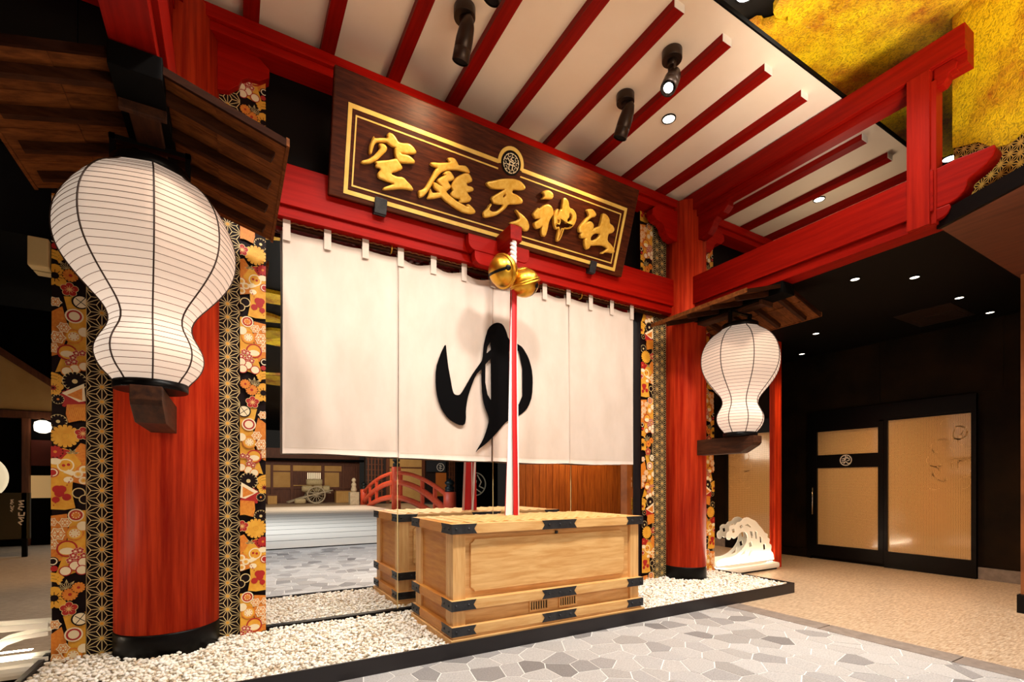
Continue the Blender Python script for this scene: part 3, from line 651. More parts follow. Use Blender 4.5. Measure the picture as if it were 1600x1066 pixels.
# ------------------------------------------------------------------ gravel bed
kb = thing('gravel_edging', 'low black steel edging around the white pebble bed', 'edging', (2.16, 3.6, 0))
MB().box(-1.03, 5.36, 3.05, 3.066, 0, .112).build('front_edge', m_kerb, kb, bevel=.002)
MB().box(5.344, 5.36, 3.067, 4.08, 0, .112).build('side_edge', m_kerb, kb, bevel=.002)
MB().box(-1.03, -1.0, 3.067, 4.12, 0, .112).build('side_edge', m_kerb, kb, bevel=.002)
MB().box(-1.0, 5.344, 3.066, 4.125, .0, .072).build('bed_base', m_bed, kb)
import numpy as np
def pebbles():
    rng = np.random.default_rng(3); ico = bmesh.new(); bmesh.ops.create_icosphere(ico, subdivisions=1, radius=1)
    iv = np.array([v.co[:] for v in ico.verts]); it = np.array([[v.index for v in f.verts] for f in ico.faces]); ico.free()
    pos = []
    for layer, n in ((.078, 9500), (.090, 11000), (.1, 7000)):
        x = rng.uniform(-.985, 5.33, n); y = rng.uniform(3.08, 4.115, n)
        ok = ~((x > 1.285) & (x < 3.125) & (y < 3.945))
        for cx, cy, r in ((-.373,4.10,.312), (4.695,3.975,.25)): ok &= (x-cx)**2+(y-cy)**2 > r*r
        ok &= ~((y > 4.055) & ((x < .235) | (x > 4.045)))
        x, y = x[ok], y[ok]; z = layer+rng.uniform(-.006, .006, len(x))
        pos.append(np.stack([x, y, z], 1))
    pos = np.concatenate(pos); n = len(pos)
    sz = rng.uniform(.0085, .0165, (n, 1)); sc_ = sz*np.stack([rng.uniform(.8, 1.25, n), rng.uniform(.75, 1.1, n), rng.uniform(.5, .8, n)], 1)
    th = rng.uniform(0, 6.28, n); c, s = np.cos(th), np.sin(th)
    v = iv[None]*sc_[:, None]*(1+rng.uniform(-.14, .14, (n, len(iv), 1)))
    v = np.stack([v[..., 0]*c[:, None]-v[..., 1]*s[:, None], v[..., 0]*s[:, None]+v[..., 1]*c[:, None], v[..., 2]], 2)+pos[:, None]
    f = it[None]+(np.arange(n)*len(iv))[:, None, None]
    base = np.array([2.16, 3.6, .072]); V = (v.reshape(-1, 3)-base).astype(np.float32); Fq = f.reshape(-1, 3).astype(np.int32)
    me = bpy.data.meshes.new('pebbles'); me.vertices.add(len(V)); me.vertices.foreach_set('co', V.ravel())
    me.loops.add(Fq.size); me.loops.foreach_set('vertex_index', Fq.ravel())
    me.polygons.add(len(Fq)); me.polygons.foreach_set('loop_start', np.arange(0, Fq.size, 3, dtype=np.int32)); me.polygons.foreach_set('loop_total', np.full(len(Fq), 3, np.int32))
    me.polygons.foreach_set('use_smooth', np.ones(len(Fq), bool)); me.update(); me.validate()
    me.materials.append(m_pebble); o = bpy.data.objects.new('pebbles', me); C.objects.link(o); o.location = base
    tag(o, 'bed of small white pebbles around the columns and chest', 'gravel', kind='stuff')
pebbles()
# ------------------------------------------------------------------ glyph outlines (metres on the sign board / on the curtain)
SIGN_GLYPHS = []
SIGN_GLYPHS.append(([[(0.911, 0.314), (0.913, 0.363), (0.924, 0.396), (0.936, 0.434), (0.944, 0.42), (0.999, 0.439), (1.044, 0.451), (1.035, 0.474), (1.05, 0.492), (1.077, 0.492), (1.104, 0.473), (1.123, 0.451), (1.162, 0.454), (1.209, 0.468), (1.245, 0.454), (1.27, 0.432), (1.27, 0.417), (1.214, 0.399), (1.169, 0.389), (1.149, 0.385), (1.159, 0.379), (1.198, 0.387), (1.234, 0.381), (1.266, 0.364), (1.265, 0.346), (1.204, 0.331), (1.146, 0.319), (1.121, 0.337), (1.106, 0.363), (1.101, 0.396), (1.11, 0.412), (1.083, 0.409), (1.054, 0.419), (1.038, 0.427), (0.996, 0.414), (0.961, 0.402), (0.943, 0.38), (0.936, 0.348), (0.93, 0.317), (0.92, 0.309)], [(0.978, 0.393), (1.002, 0.404), (1.024, 0.402), (1.043, 0.386), (1.036, 0.361), (1.008, 0.328), (0.978, 0.29), (0.931, 0.251), (0.894, 0.236), (0.86, 0.23), (0.862, 0.245), (0.903, 0.265), (0.944, 0.299), (0.974, 0.338), (0.993, 0.37)], [(0.96, 0.269), (1.012, 0.289), (1.078, 0.314), (1.121, 0.338), (1.14, 0.322), (1.169, 0.295), (1.173, 0.28), (1.135, 0.255), (1.096, 0.234), (1.089, 0.219), (1.133, 0.213), (1.185, 0.225), (1.216, 0.206), (1.254, 0.185), (1.274, 0.164), (1.271, 0.155), (1.222, 0.152), (1.164, 0.139), (1.107, 0.118), (1.037, 0.095), (1.041, 0.111), (1.082, 0.135), (1.121, 0.159), (1.08, 0.162), (1.034, 0.165), (0.993, 0.169), (0.986, 0.194), (1.006, 0.223), (0.999, 0.236), (0.966, 0.236), (0.972, 0.258)]],[]))
SIGN_GLYPHS.append(([[(1.394, 0.388), (1.426, 0.4), (1.466, 0.407), (1.532, 0.429), (1.563, 0.44), (1.544, 0.451), (1.535, 0.463), (1.567, 0.477), (1.597, 0.477), (1.62, 0.457), (1.635, 0.439), (1.666, 0.448), (1.696, 0.454), (1.722, 0.442), (1.744, 0.416), (1.714, 0.412), (1.678, 0.41), (1.63, 0.406), (1.573, 0.392), (1.528, 0.374), (1.49, 0.346), (1.47, 0.321), (1.441, 0.274), (1.419, 0.223), (1.39, 0.172), (1.361, 0.132), (1.331, 0.12), (1.32, 0.167), (1.347, 0.177), (1.373, 0.201), (1.398, 0.252), (1.421, 0.302), (1.438, 0.346), (1.458, 0.371), (1.43, 0.372), (1.406, 0.375)], [(1.508, 0.341), (1.54, 0.372), (1.569, 0.376), (1.595, 0.356), (1.612, 0.339), (1.594, 0.317), (1.561, 0.302), (1.562, 0.293), (1.582, 0.278), (1.59, 0.263), (1.568, 0.242), (1.55, 0.222), (1.58, 0.203), (1.624, 0.187), (1.656, 0.175), (1.7, 0.169), (1.757, 0.158), (1.745, 0.175), (1.766, 0.183), (1.8, 0.169), (1.835, 0.146), (1.831, 0.13), (1.795, 0.113), (1.733, 0.11), (1.669, 0.12), (1.606, 0.139), (1.556, 0.156), (1.518, 0.176), (1.496, 0.163), (1.451, 0.144), (1.398, 0.127), (1.409, 0.157), (1.415, 0.208), (1.429, 0.187), (1.441, 0.18), (1.475, 0.192), (1.497, 0.2), (1.466, 0.212), (1.441, 0.23), (1.435, 0.257), (1.457, 0.261), (1.491, 0.251), (1.514, 0.25), (1.489, 0.267), (1.467, 0.278), (1.479, 0.299), (1.522, 0.331), (1.529, 0.34)], [(1.591, 0.278), (1.607, 0.315), (1.626, 0.345), (1.659, 0.374), (1.703, 0.403), (1.733, 0.406), (1.758, 0.387), (1.774, 0.364), (1.749, 0.345), (1.723, 0.33), (1.735, 0.313), (1.765, 0.319), (1.791, 0.311), (1.791, 0.293), (1.759, 0.276), (1.732, 0.269), (1.756, 0.25), (1.785, 0.232), (1.775, 0.209), (1.746, 0.193), (1.698, 0.178), (1.672, 0.171), (1.686, 0.203), (1.647, 0.198), (1.603, 0.204), (1.595, 0.222), (1.616, 0.248), (1.602, 0.259)]],[]))
SIGN_GLYPHS.append(([[(1.901, 0.391), (1.967, 0.418), (2.024, 0.446), (2.093, 0.471), (2.163, 0.487), (2.228, 0.488), (2.275, 0.464), (2.286, 0.442), (2.241, 0.419), (2.195, 0.413), (2.16, 0.4), (2.16, 0.375), (2.202, 0.375), (2.252, 0.363), (2.28, 0.341), (2.27, 0.32), (2.207, 0.298), (2.14, 0.281), (2.115, 0.239), (2.076, 0.2), (2.044, 0.17), (1.994, 0.143), (1.927, 0.117), (1.907, 0.157), (1.942, 0.191), (1.978, 0.253), (1.96, 0.188), (1.997, 0.18), (2.04, 0.198), (2.079, 0.237), (2.092, 0.266), (2.039, 0.254), (1.994, 0.251), (1.966, 0.287), (2.009, 0.323), (2.057, 0.361), (2.089, 0.388), (2.037, 0.374), (1.968, 0.358), (1.922, 0.367)], [(2.217, 0.26), (2.255, 0.245), (2.306, 0.228), (2.355, 0.203), (2.386, 0.157), (2.376, 0.12), (2.344, 0.109), (2.306, 0.13), (2.255, 0.144), (2.185, 0.134), (2.188, 0.145), (2.232, 0.165), (2.27, 0.189), (2.272, 0.205), (2.243, 0.235)]],[[(2.073, 0.321), (2.086, 0.344), (2.102, 0.356), (2.099, 0.333), (2.087, 0.319)]]))
SIGN_GLYPHS.append(([[(2.458, 0.465), (2.498, 0.49), (2.536, 0.498), (2.575, 0.486), (2.588, 0.463), (2.575, 0.436), (2.517, 0.425), (2.47, 0.41), (2.494, 0.438), (2.485, 0.458)], [(2.403, 0.274), (2.446, 0.334), (2.458, 0.322), (2.495, 0.362), (2.54, 0.386), (2.582, 0.381), (2.609, 0.353), (2.619, 0.317), (2.596, 0.281), (2.582, 0.238), (2.583, 0.184), (2.572, 0.118), (2.537, 0.114), (2.516, 0.152), (2.524, 0.201), (2.494, 0.17), (2.457, 0.157), (2.424, 0.196), (2.463, 0.225), (2.487, 0.254), (2.44, 0.238), (2.409, 0.257)], [(2.623, 0.319), (2.63, 0.351), (2.664, 0.383), (2.662, 0.344), (2.664, 0.313), (2.671, 0.331), (2.681, 0.376), (2.701, 0.381), (2.7, 0.431), (2.695, 0.476), (2.724, 0.487), (2.763, 0.463), (2.78, 0.417), (2.826, 0.417), (2.87, 0.389), (2.886, 0.337), (2.868, 0.285), (2.833, 0.248), (2.783, 0.232), (2.762, 0.231), (2.758, 0.202), (2.748, 0.152), (2.73, 0.112), (2.704, 0.11), (2.701, 0.149), (2.704, 0.205), (2.695, 0.223), (2.673, 0.202), (2.644, 0.238), (2.631, 0.282)]],[[(2.668, 0.299), (2.695, 0.294), (2.697, 0.259), (2.681, 0.263)], [(2.789, 0.376), (2.813, 0.378), (2.835, 0.356), (2.828, 0.315), (2.791, 0.29), (2.779, 0.319), (2.801, 0.34)]]))
SIGN_GLYPHS.append(([[(2.981, 0.453), (3.043, 0.474), (3.08, 0.462), (3.106, 0.441), (3.092, 0.417), (3.055, 0.404), (3.015, 0.361), (3.0, 0.333), (3.023, 0.355), (3.059, 0.368), (3.098, 0.349), (3.101, 0.313), (3.089, 0.294), (3.136, 0.334), (3.173, 0.347), (3.178, 0.393), (3.179, 0.443), (3.181, 0.472), (3.227, 0.471), (3.276, 0.442), (3.287, 0.404), (3.33, 0.398), (3.363, 0.368), (3.348, 0.335), (3.3, 0.315), (3.295, 0.288), (3.3, 0.247), (3.354, 0.226), (3.406, 0.195), (3.42, 0.167), (3.393, 0.153), (3.356, 0.153), (3.305, 0.142), (3.258, 0.117), (3.262, 0.126), (3.301, 0.158), (3.325, 0.181), (3.279, 0.196), (3.21, 0.189), (3.144, 0.17), (3.106, 0.161), (3.096, 0.133), (3.066, 0.114), (3.036, 0.145), (3.019, 0.191), (3.036, 0.211), (2.977, 0.201), (2.961, 0.222), (2.977, 0.246), (2.941, 0.246), (2.93, 0.28), (2.949, 0.313), (2.99, 0.371), (3.026, 0.408), (3.008, 0.436)]],[[(3.096, 0.2), (3.154, 0.222), (3.19, 0.264), (3.196, 0.294), (3.15, 0.283), (3.129, 0.274), (3.105, 0.256), (3.089, 0.228)]]))
YU =  ([(1.644, 2.432), (1.648, 2.381), (1.664, 2.248), (1.684, 2.152), (1.707, 2.031), (1.724, 1.998), (1.757, 1.993), (1.784, 2.004), (1.825, 2.068), (1.894, 2.188), (1.964, 2.285), (2.004, 2.341), (2.014, 2.47), (2.036, 2.563), (2.064, 2.644), (2.115, 2.694), (2.167, 2.715), (2.219, 2.706), (2.256, 2.649), (2.282, 2.574), (2.324, 2.56), (2.394, 2.54), (2.44, 2.517), (2.504, 2.432), (2.543, 2.328), (2.556, 2.221), (2.548, 2.058), (2.504, 1.946), (2.444, 1.885), (2.378, 1.843), (2.309, 1.809), (2.256, 1.788), (2.211, 1.74), (2.137, 1.658), (2.05, 1.576), (1.964, 1.515), (1.933, 1.483), (1.95, 1.515), (2.007, 1.6), (2.05, 1.705), (2.072, 1.796), (2.064, 1.834), (2.021, 1.921), (2.0, 2.021), (1.993, 2.161), (1.996, 2.257), (1.986, 2.247), (1.936, 2.193), (1.887, 2.074), (1.856, 1.983), (1.836, 1.868), (1.839, 1.781), (1.823, 1.726), (1.757, 1.728), (1.664, 1.775), (1.605, 1.851), (1.566, 1.945), (1.547, 2.052), (1.547, 2.21), (1.586, 2.324), (1.625, 2.415)], [[(2.086, 2.519), (2.093, 2.449), (2.047, 2.408), (2.057, 2.47)], [(2.036, 2.306), (2.09, 2.365), (2.093, 1.978), (2.057, 2.026), (2.033, 2.139)], [(2.289, 2.456), (2.317, 2.48), (2.394, 2.477), (2.433, 2.315), (2.433, 2.047), (2.394, 1.964), (2.286, 1.952), (2.294, 2.167)]])
def glyph(name, polys, holes, fx, depth, bev, m, parent):
    # filled 2-D curve with rounded bevel, baked to a mesh and mapped on its board
    cu = bpy.data.curves.new(name, 'CURVE'); cu.dimensions = '2D'; cu.fill_mode = 'BOTH'
    cu.extrude = depth; cu.bevel_depth = bev; cu.bevel_resolution = 2; cu.offset = -bev*.8
    for pl in list(polys)+list(holes):
        sp = cu.splines.new('POLY'); sp.points.add(len(pl)-1); sp.use_cyclic_u = True
        for q, (a, b) in zip(sp.points, pl): q.co = (a, b, 0, 1)
    ob = bpy.data.objects.new('tmp', cu); C.objects.link(ob)
    dg = bpy.context.evaluated_depsgraph_get(); me = bpy.data.meshes.new_from_object(ob.evaluated_get(dg))
    bpy.data.objects.remove(ob); base = wl(parent)
    for v in me.vertices: v.co = Vector(fx(v.co.x, v.co.y, v.co.z+depth+bev))-base
    me.materials.clear(); me.materials.append(m); me.name = name
    for p in me.polygons: p.use_smooth = False
    bm = bmesh.new(); bm.from_mesh(me); bmesh.ops.recalc_face_normals(bm, faces=bm.faces); bm.to_mesh(me); bm.free()
    o = bpy.data.objects.new(name, me); C.objects.link(o); o.parent = parent
    return o
def smooth(pl, it=1):
    # Chaikin corner cutting, softer brush outlines
    for _ in range(it):
        o = []
        for i in range(len(pl)):
            a, b = pl[i], pl[(i+1) % len(pl)]
            o += [(a[0]*.78+b[0]*.22, a[1]*.78+b[1]*.22), (a[0]*.22+b[0]*.78, a[1]*.22+b[1]*.78)]
        pl = o
    return pl
# ------------------------------------------------------------------ sign
sg = thing('shrine_sign', 'dark leaning wooden sign board with five gold brush characters and a gold border', 'sign', (2.125, 3.88, 3.42))
SE = Vector((0, -.3162, .9487)); SN = Vector((0, -.9487, -.3162))
def sfx(x, s, d): return Vector((x, 3.88, 3.44))+SE*s+SN*d
def sbox(mb, x0, x1, s0, s1, d0, d1, m=0):
    v = [sfx(x, s, d) for d in (d0, d1) for s in (s0, s1) for x in (x0, x1)]
    return mb.add(v, [(0,2,3,1), (4,5,7,6), (0,1,5,4), (2,6,7,3), (0,4,6,2), (1,3,7,5)], m)
sbox(MB(), .64, 3.61, -.036, .80, -.06, 0).build('board', m_signwood, sg, bevel=.008)
fr = MB(); W = .03; d0, d1 = 0, .005
sbox(fr, .747, .747+W, 0, .602, d0, d1); sbox(fr, 3.497-W, 3.497, 0, .602, d0, d1)
for a, b in ((.747+W, .985), (1.082, 3.165), (3.241, 3.497-W)): sbox(fr, a, b, 0, W, d0, d1)
sbox(fr, .747+W, 2.126-.119, .572, .602, d0, d1); sbox(fr, 2.126+.119, 3.497-W, .572, .602, d0, d1)
outer = arc(2.126, .605, .128, PI*1.08, -PI*.08, 26); inner = arc(2.126, .605, .099, PI*1.08, -PI*.08, 26)
for i in range(26):
    q = [outer[i], outer[i+1], inner[i+1], inner[i]]
    fr.add([sfx(a, b, d0) for a, b in q]+[sfx(a, b, d1) for a, b in q], [(4,5,6,7), (0,1,5,4), (2,3,7,6)])
fr.build('gold_border', m_goldflat, sg)
il = MB(); W2 = .011
sbox(il, .803, .803+W2, .062, .538, 0, .004); sbox(il, 3.436-W2, 3.436, .062, .538, 0, .004); sbox(il, .803+W2, 3.436-W2, .062, .062+W2, 0, .004)
sbox(il, .803+W2, 2.01, .538-W2, .538, 0, .004); sbox(il, 2.235, 3.436-W2, .538-W2, .538, 0, .004)
il.build('inner_gold_line', m_goldflat, sg)
em = MB(); em.prism([sfx(a, b, .0) for a, b in arc(2.126, .605, .094, 0, 2*PI, 36)[:-1]], SN*.006)
emo = em.build('crest_disc', m_black, sg)
cr = MB(); e2 = lambda a, b, d: sfx(2.126+a, .605+b, .006+d)
for k in range(10):
    a0 = 2*PI*k/10+.1
    seg2(cr, arc(0, 0, .074, a0, a0+.5, 6), .0075, e2); c_, s_ = math.cos(a0+.02), math.sin(a0+.02)
    seg2(cr, arc(.061*c_, .061*s_, .012, a0, a0+4.2, 7), .005, e2)
for st in ([(.005,.05),(-.01,.028),(.02,.022)], [(-.035,.03),(-.02,.014),(.03,.008),(.038,.02)], [(-.04,-.014),(.042,-.010)], [(-.014,.006),(-.018,-.048)], [(.02,.006),(.016,-.05)]):
    seg2(cr, st, .0085, e2)
cr.build('crest', m_pc, emo)
names = ['character_sky', 'character_garden', 'character_heaven', 'character_god', 'character_shrine']
for (pl, ho), n_ in zip(SIGN_GLYPHS, names):
    glyph('gilded_character', [smooth(p) for p in pl], [smooth(h) for h in ho], sfx, .010, .013, m_gold, sg)
for a, b in ((.985, 1.082), (3.165, 3.241)):
    c = MB(); sbox(c, a, b, -.075, .038, .0, .022); sbox(c, a, b, -.085, -.037, -.09, .0); c.build('support_clamp', m_iron, sg, bevel=.004)
# ------------------------------------------------------------------ curtain
cu = thing('noren_curtain', 'long cream split curtain in four widths with one large black brush letter', 'curtain', (2.12, 4.02, 1.41))
E_ = [.334, 1.221, 2.120, 3.008, 3.900]
def cloth_y(x, z, i): return 4.022+.006*math.sin(9*x+i)*(3.1-z)/1.7+.004*math.sin(23*x+2*z+i)+.010*math.sin(2.1*x+3*i)*(3.1-z)/1.7
for i in range(4):
    a, b = E_[i]+.0012, E_[i+1]-.0012; nx, nz = 36, 30; vs = []
    for j in range(nz+1):
        for k in range(nx+1):
            t = k/nx; x = a+(b-a)*t; sag = [.012, .030, .030, .010][i]*abs(math.sin(3*PI*t))**1.3
            zt = 3.112-sag; zb = [1.428, 1.412, 1.405, 1.408][i]+.006*math.sin(5*t+i)
            z = zt+(zb-zt)*j/nz
            vs.append((x+.004*math.sin(3*z+i)*(1 if 0 < k < nx else .3), cloth_y(x, z, i), z))
    fs = [(j*(nx+1)+k, j*(nx+1)+k+1, (j+1)*(nx+1)+k+1, (j+1)*(nx+1)+k) for j in range(nz) for k in range(nx)]
    m = MB(); m.add(vs, fs, 0, True); n0 = len(vs)
    m.add([(x, y+.003, z) for x, y, z in vs], [f[::-1] for f in fs], 0, True)
    ed = [k for k in range(nx+1)]+[j*(nx+1)+nx for j in range(1, nz+1)]+[nz*(nx+1)+k for k in range(nx-1, -1, -1)]+[j*(nx+1) for j in range(nz-1, 0, -1)]
    for p, q in zip(ed, ed[1:]+ed[:1]): m.f.append([p, q, n0+q, n0+p]); m.m.append(0); m.s.append(False)
    m.build('cloth_panel', m_cloth, cu, recalc=False)
    hw = MB()
    for j in range(24):
        x0 = a+.012+(b-a-.024)*j/24; x1 = a+.012+(b-a-.024)*(j+1)/24; z = [1.428, 1.412, 1.405, 1.408][i]+.045
        hw.add([(x0, cloth_y(x0, z, i)-.0012, z), (x1, cloth_y(x1, z, i)-.0012, z), (x1, cloth_y(x1, z, i)-.0012, z+.003), (x0, cloth_y(x0, z, i)-.0012, z+.003)], [(0,1,2,3)])
    hw.build('hem_seam', mat('seam_thread', rgb(206,190,170), rough=.9) if i == 0 else bpy.data.materials['seam_thread'], cu, recalc=False)  # thin hem line in its own thread colour
for k in range(13):
    x = E_[0]+.028+(E_[4]-E_[0]-.056)*k/12; w_ = .026
    t = MB().box(x-w_, x+w_, 4.008, 4.012, 3.035, 3.198).box(x-w_, x+w_, 4.048, 4.052, 3.035, 3.198).box(x-w_, x+w_, 4.012, 4.048, 3.194, 3.198)
    t.build('hanging_loop', m_cloth, cu)
glyph('painted_letter', [smooth(YU[0])], YU[1], lambda a, b, d: Vector((a, 4.001-d*.2, b)), .001, .0005, m_ink, cu)
rod = thing('curtain_rod', 'brown curtain rod with a twisted cord along its top, under the red beam', 'rod', (2.15, 4.03, 3.15))
MB().tube([(.15, 4.03, 3.155), (4.45, 4.03, 3.155)], .016, 12).build('rod', m_darkwood, rod)
co = MB(); co.tube([(.16+4.2*i/260, 4.03+.006*math.cos(i*1.7), 3.182+.004*math.sin(i*1.7)) for i in range(261)], .006, 6); co.build('cord', m_bench, rod)
for x in (1.16, 3.16):
    MB().tube([(x, 4.0, 3.215), (x, 4.0, 3.15), (x, 4.02, 3.132), (x, 4.05, 3.14)], .006, 8).build('hook', m_brass, rod)
# ------------------------------------------------------------------ bell beam, bells, ribbons
bb = thing('bell_beam', 'short red beam with curved shoulder boards carrying the bells, on the gate beam', 'beam', (2.13, 3.8, 3.15))
MB().box(2.085, 2.20, 3.62, 3.96, 3.315, 3.445).build('arm', m_red_y, bb, bevel=.008)
for (x0, x1, z0, z1, nm_) in ((1.80, 2.43, 3.265, 3.40, 'shoulder_board'), (1.86, 2.40, 3.15, 3.262, 'shoulder_board')):
    q = .07
    pts = [(x0, 3.865, z1), (x0, 3.865, z0+q)]+[(x0+q-q*math.cos(t), 3.865, z0+q-q*math.sin(t)) for t in [PI/2*i/6 for i in range(1, 7)]]+[(x1-q+q*math.sin(t), 3.865, z0+q-q*math.cos(t)) for t in [PI/2*i/6 for i in range(0, 7)]]+[(x1, 3.865, z1)]
    MB().prism(pts, (0, .074, 0)).build(nm_, m_red_x, bb, bevel=.005)
def bell(c, ax, r, label):
    ax = Vector(ax).normalized(); R = ax.to_track_quat('-Z', 'Y').to_matrix()
    t = thing('shrine_bell', label, 'bell', tuple(c), 'brass bells over the chest')
    pr = [(r*math.cos(a), r*.93*math.sin(a)) for a in [-PI/2+.12+(PI-.24)*i/28 for i in range(29)]]
    MB().lathe(pr, c, 40, axis=R).build('body', m_brass, t)
    MB().lathe([(r*.98, -.022), (r*1.07, -.020), (r*1.09, -.014), (r*1.07, -.008), (r*1.0, -.004), (r*1.07, 0), (r*1.09, .007), (r*1.07, .013), (r*.98, .016)], c, 48, axis=R).build('band', m_brass, t)
    MB().lathe([(r*.44, r*.82), (r*.46, r*.90), (r*.28, r*.96), (r*.2, r*1.02), (.001, r*1.04)], c, 24, axis=R).build('crown', m_brass, t)
    sl = MB()
    q = [Vector((r*1.004*math.sin(a), 0, -r*.935*math.cos(a))) for a in [-1.1+2.2*i/16 for i in range(17)]]
    for i in range(16):
        sl.add([Vector(c)+R @ (q[i]+Vector((0, .011, 0))), Vector(c)+R @ (q[i]-Vector((0, .011, 0))), Vector(c)+R @ (q[i+1]-Vector((0, .011, 0))), Vector(c)+R @ (q[i+1]+Vector((0, .011, 0)))], [(0,1,2,3)])
    sl.build('slit', m_black, t, recalc=False)
    for s in (-1, 1):
        a = 1.12*s; p = Vector((r*1.0*math.sin(a), 0, -r*.93*math.cos(a))); n = p.normalized()
        Q = n.to_track_quat('Z', 'Y').to_matrix()
        MB().lathe([(.001, .004), (.020, .004), (.024, 0)], Vector(c)+R @ p, 16, axis=R @ Q).build('sound_hole', m_black, t)
    return t
bell((2.00, 3.60, 3.005), (-.92, -.22, -.38), .130, 'brass shrine bell at the left, its dark slit turned to the viewer')
bell((2.235, 3.63, 2.965), (.42, .15, -.9), .128, 'brass shrine bell at the right, hanging tilted with its band on the slant')
hg = bb
tw = MB()
for s in (0, PI): tw.tube([(2.135+.016*math.cos(s+i*.55), 3.66+.016*math.sin(s+i*.55), 3.335-.27*i/40) for i in range(41)], .015, 8)
tw.build('cord', m_ribbon_w, hg); MB().tube([(2.15+.03*math.cos(t), 3.645, 3.06+.03*math.sin(t)) for t in [2*PI*i/16 for i in range(16)]], .009, 8, closed=True).build('ring', m_iron, hg)
MB().tube([(2.0+.07, 3.62, 3.07), (2.1, 3.65, 3.09), (2.15, 3.65, 3.06), (2.2, 3.64, 3.05)], .012, 8).build('bell_tie', m_brass, hg)
rp = thing('bell_rope', 'long red and white cloth bell rope hanging onto the chest lid', 'rope', (2.15, 3.68, .925))
def strip(x_top, x_mid, x_bot, y0, w0, w1, m, ph):
    mb = MB(); vs = []; n = 30
    for i in range(n+1):
        t = i/n; z = 3.04-(3.04-.925)*t
        xc = x_top+(x_mid-x_top)*min(1, t*1.6) if t < .62 else x_mid+(x_bot-x_mid)*((t-.62)/.38)
        wd = w0+(w1-w0)*t; yy = y0+.006*math.sin(4*t+ph)
        for sx, sy in ((-.5, 0), (-.15, -.010), (.2, -.007), (.5, .004)):
            vs.append((xc+sx*wd, yy+sy, z+.0))
    fs = [(i*4+k, i*4+k+1, (i+1)*4+k+1, (i+1)*4+k) for i in range(n) for k in range(3)]
    n0 = len(vs); mb.add(vs, fs, 0, True); mb.add([(x, y+.002, z) for x, y, z in vs], [f[::-1] for f in fs], 0, True)
    mb.build('ribbon', m, rp, recalc=False)
strip(2.140, 2.122, 2.100, 3.672, .020, .078, m_ribbon_w, 0)
strip(2.148, 2.146, 2.157, 3.655, .054, .048, m_ribbon_r, 1)
strip(2.166, 2.180, 2.186, 3.672, .016, .036, m_ribbon_w, 2)
strip(2.150, 2.130, 2.10, 3.698, .045, .055, m_ribbon_r, 3)
strip(2.165, 2.175, 2.185, 3.705, .030, .040, m_ribbon_r, 4)
strip(2.190, 2.20, 2.155, 3.712, .02, .022, m_ribbon_w, 5)
# ------------------------------------------------------------------ offering chest
ch = thing('offering_chest', 'honey coloured wooden offering chest with black iron straps, among the white pebbles', 'chest', (2.21, 3.5, .072))
x0, x1, y0, y1 = 1.31, 3.10, 3.08, 3.925
B = lambda *a: MB().box(*a)
B(x0-.008, x1+.018, y0-.006, y1+.01, .072, .122).build('plinth', m_chest, ch, bevel=.004)
B(x0+.08, x1-.08, y0+.08, y1-.08, .12, .85).build('core', m_dark_in, ch)
def band(z0, z1, nm_):
    t = .064
    B(x0, x1, y0, y0+t, z0, z1).build(nm_, m_chest, ch, bevel=.003); B(x0, x1, y1-t, y1, z0, z1).build(nm_, m_chest, ch, bevel=.003)
    t = .052
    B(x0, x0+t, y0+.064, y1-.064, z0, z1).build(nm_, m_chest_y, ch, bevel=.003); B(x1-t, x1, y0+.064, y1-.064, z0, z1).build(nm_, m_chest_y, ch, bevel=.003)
band(.142, .208, 'lower_band'); band(.318, .388, 'middle_band')
B(x0+.01, x1-.01, y0+.01, y1-.01, .122, .142).build('foot_board', m_chest, ch)
t = .06
for a, b in ((x0, x1),):
    B(a, b, y0, y0+t, .85, .92).build('lid_rail', m_chest, ch, bevel=.003); B(a, b, y1-t, y1, .85, .92).build('lid_rail', m_chest, ch, bevel=.003)
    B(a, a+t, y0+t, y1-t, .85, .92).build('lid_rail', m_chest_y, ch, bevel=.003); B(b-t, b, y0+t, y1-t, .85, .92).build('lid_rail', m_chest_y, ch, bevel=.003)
n = 15; pw = (x1-x0-2*t)/n
for i in range(n):
    xa = x0+t+pw*i
    MB().prism([(xa+.022, y0+t, .885), (xa+pw-.022, y0+t, .885), (xa+pw-.022, y0+t, .918), (xa+pw/2, y0+t, .930), (xa+.022, y0+t, .918)], (0, y1-y0-2*t, 0)).build('lid_slat', m_chest, ch)
for a in (x0+.02, x1-.115):
    B(a, a+.095, y0+.03, y0+.08, .122, .85).build('corner_post', m_chest_z, ch, bevel=.003); B(a, a+.095, y1-.08, y1-.03, .122, .85).build('corner_post', m_chest_z, ch, bevel=.003)
for s, xa in ((1, x0+.02), (-1, x1-.02)):
    for ya, yb in ((y0+.071, y0+.16), (y1-.16, y1-.071)):
        xx = sorted((xa, xa+s*.04)); B(xx[0], xx[1], ya, yb, .122, .85).build('side_stile', m_chest_z, ch, bevel=.002)
    xx = sorted((xa+s*.018, xa+s*.03)); B(xx[0], xx[1], y0+.16, y1-.16, .122, .85).build('side_panel', m_chest_y, ch)
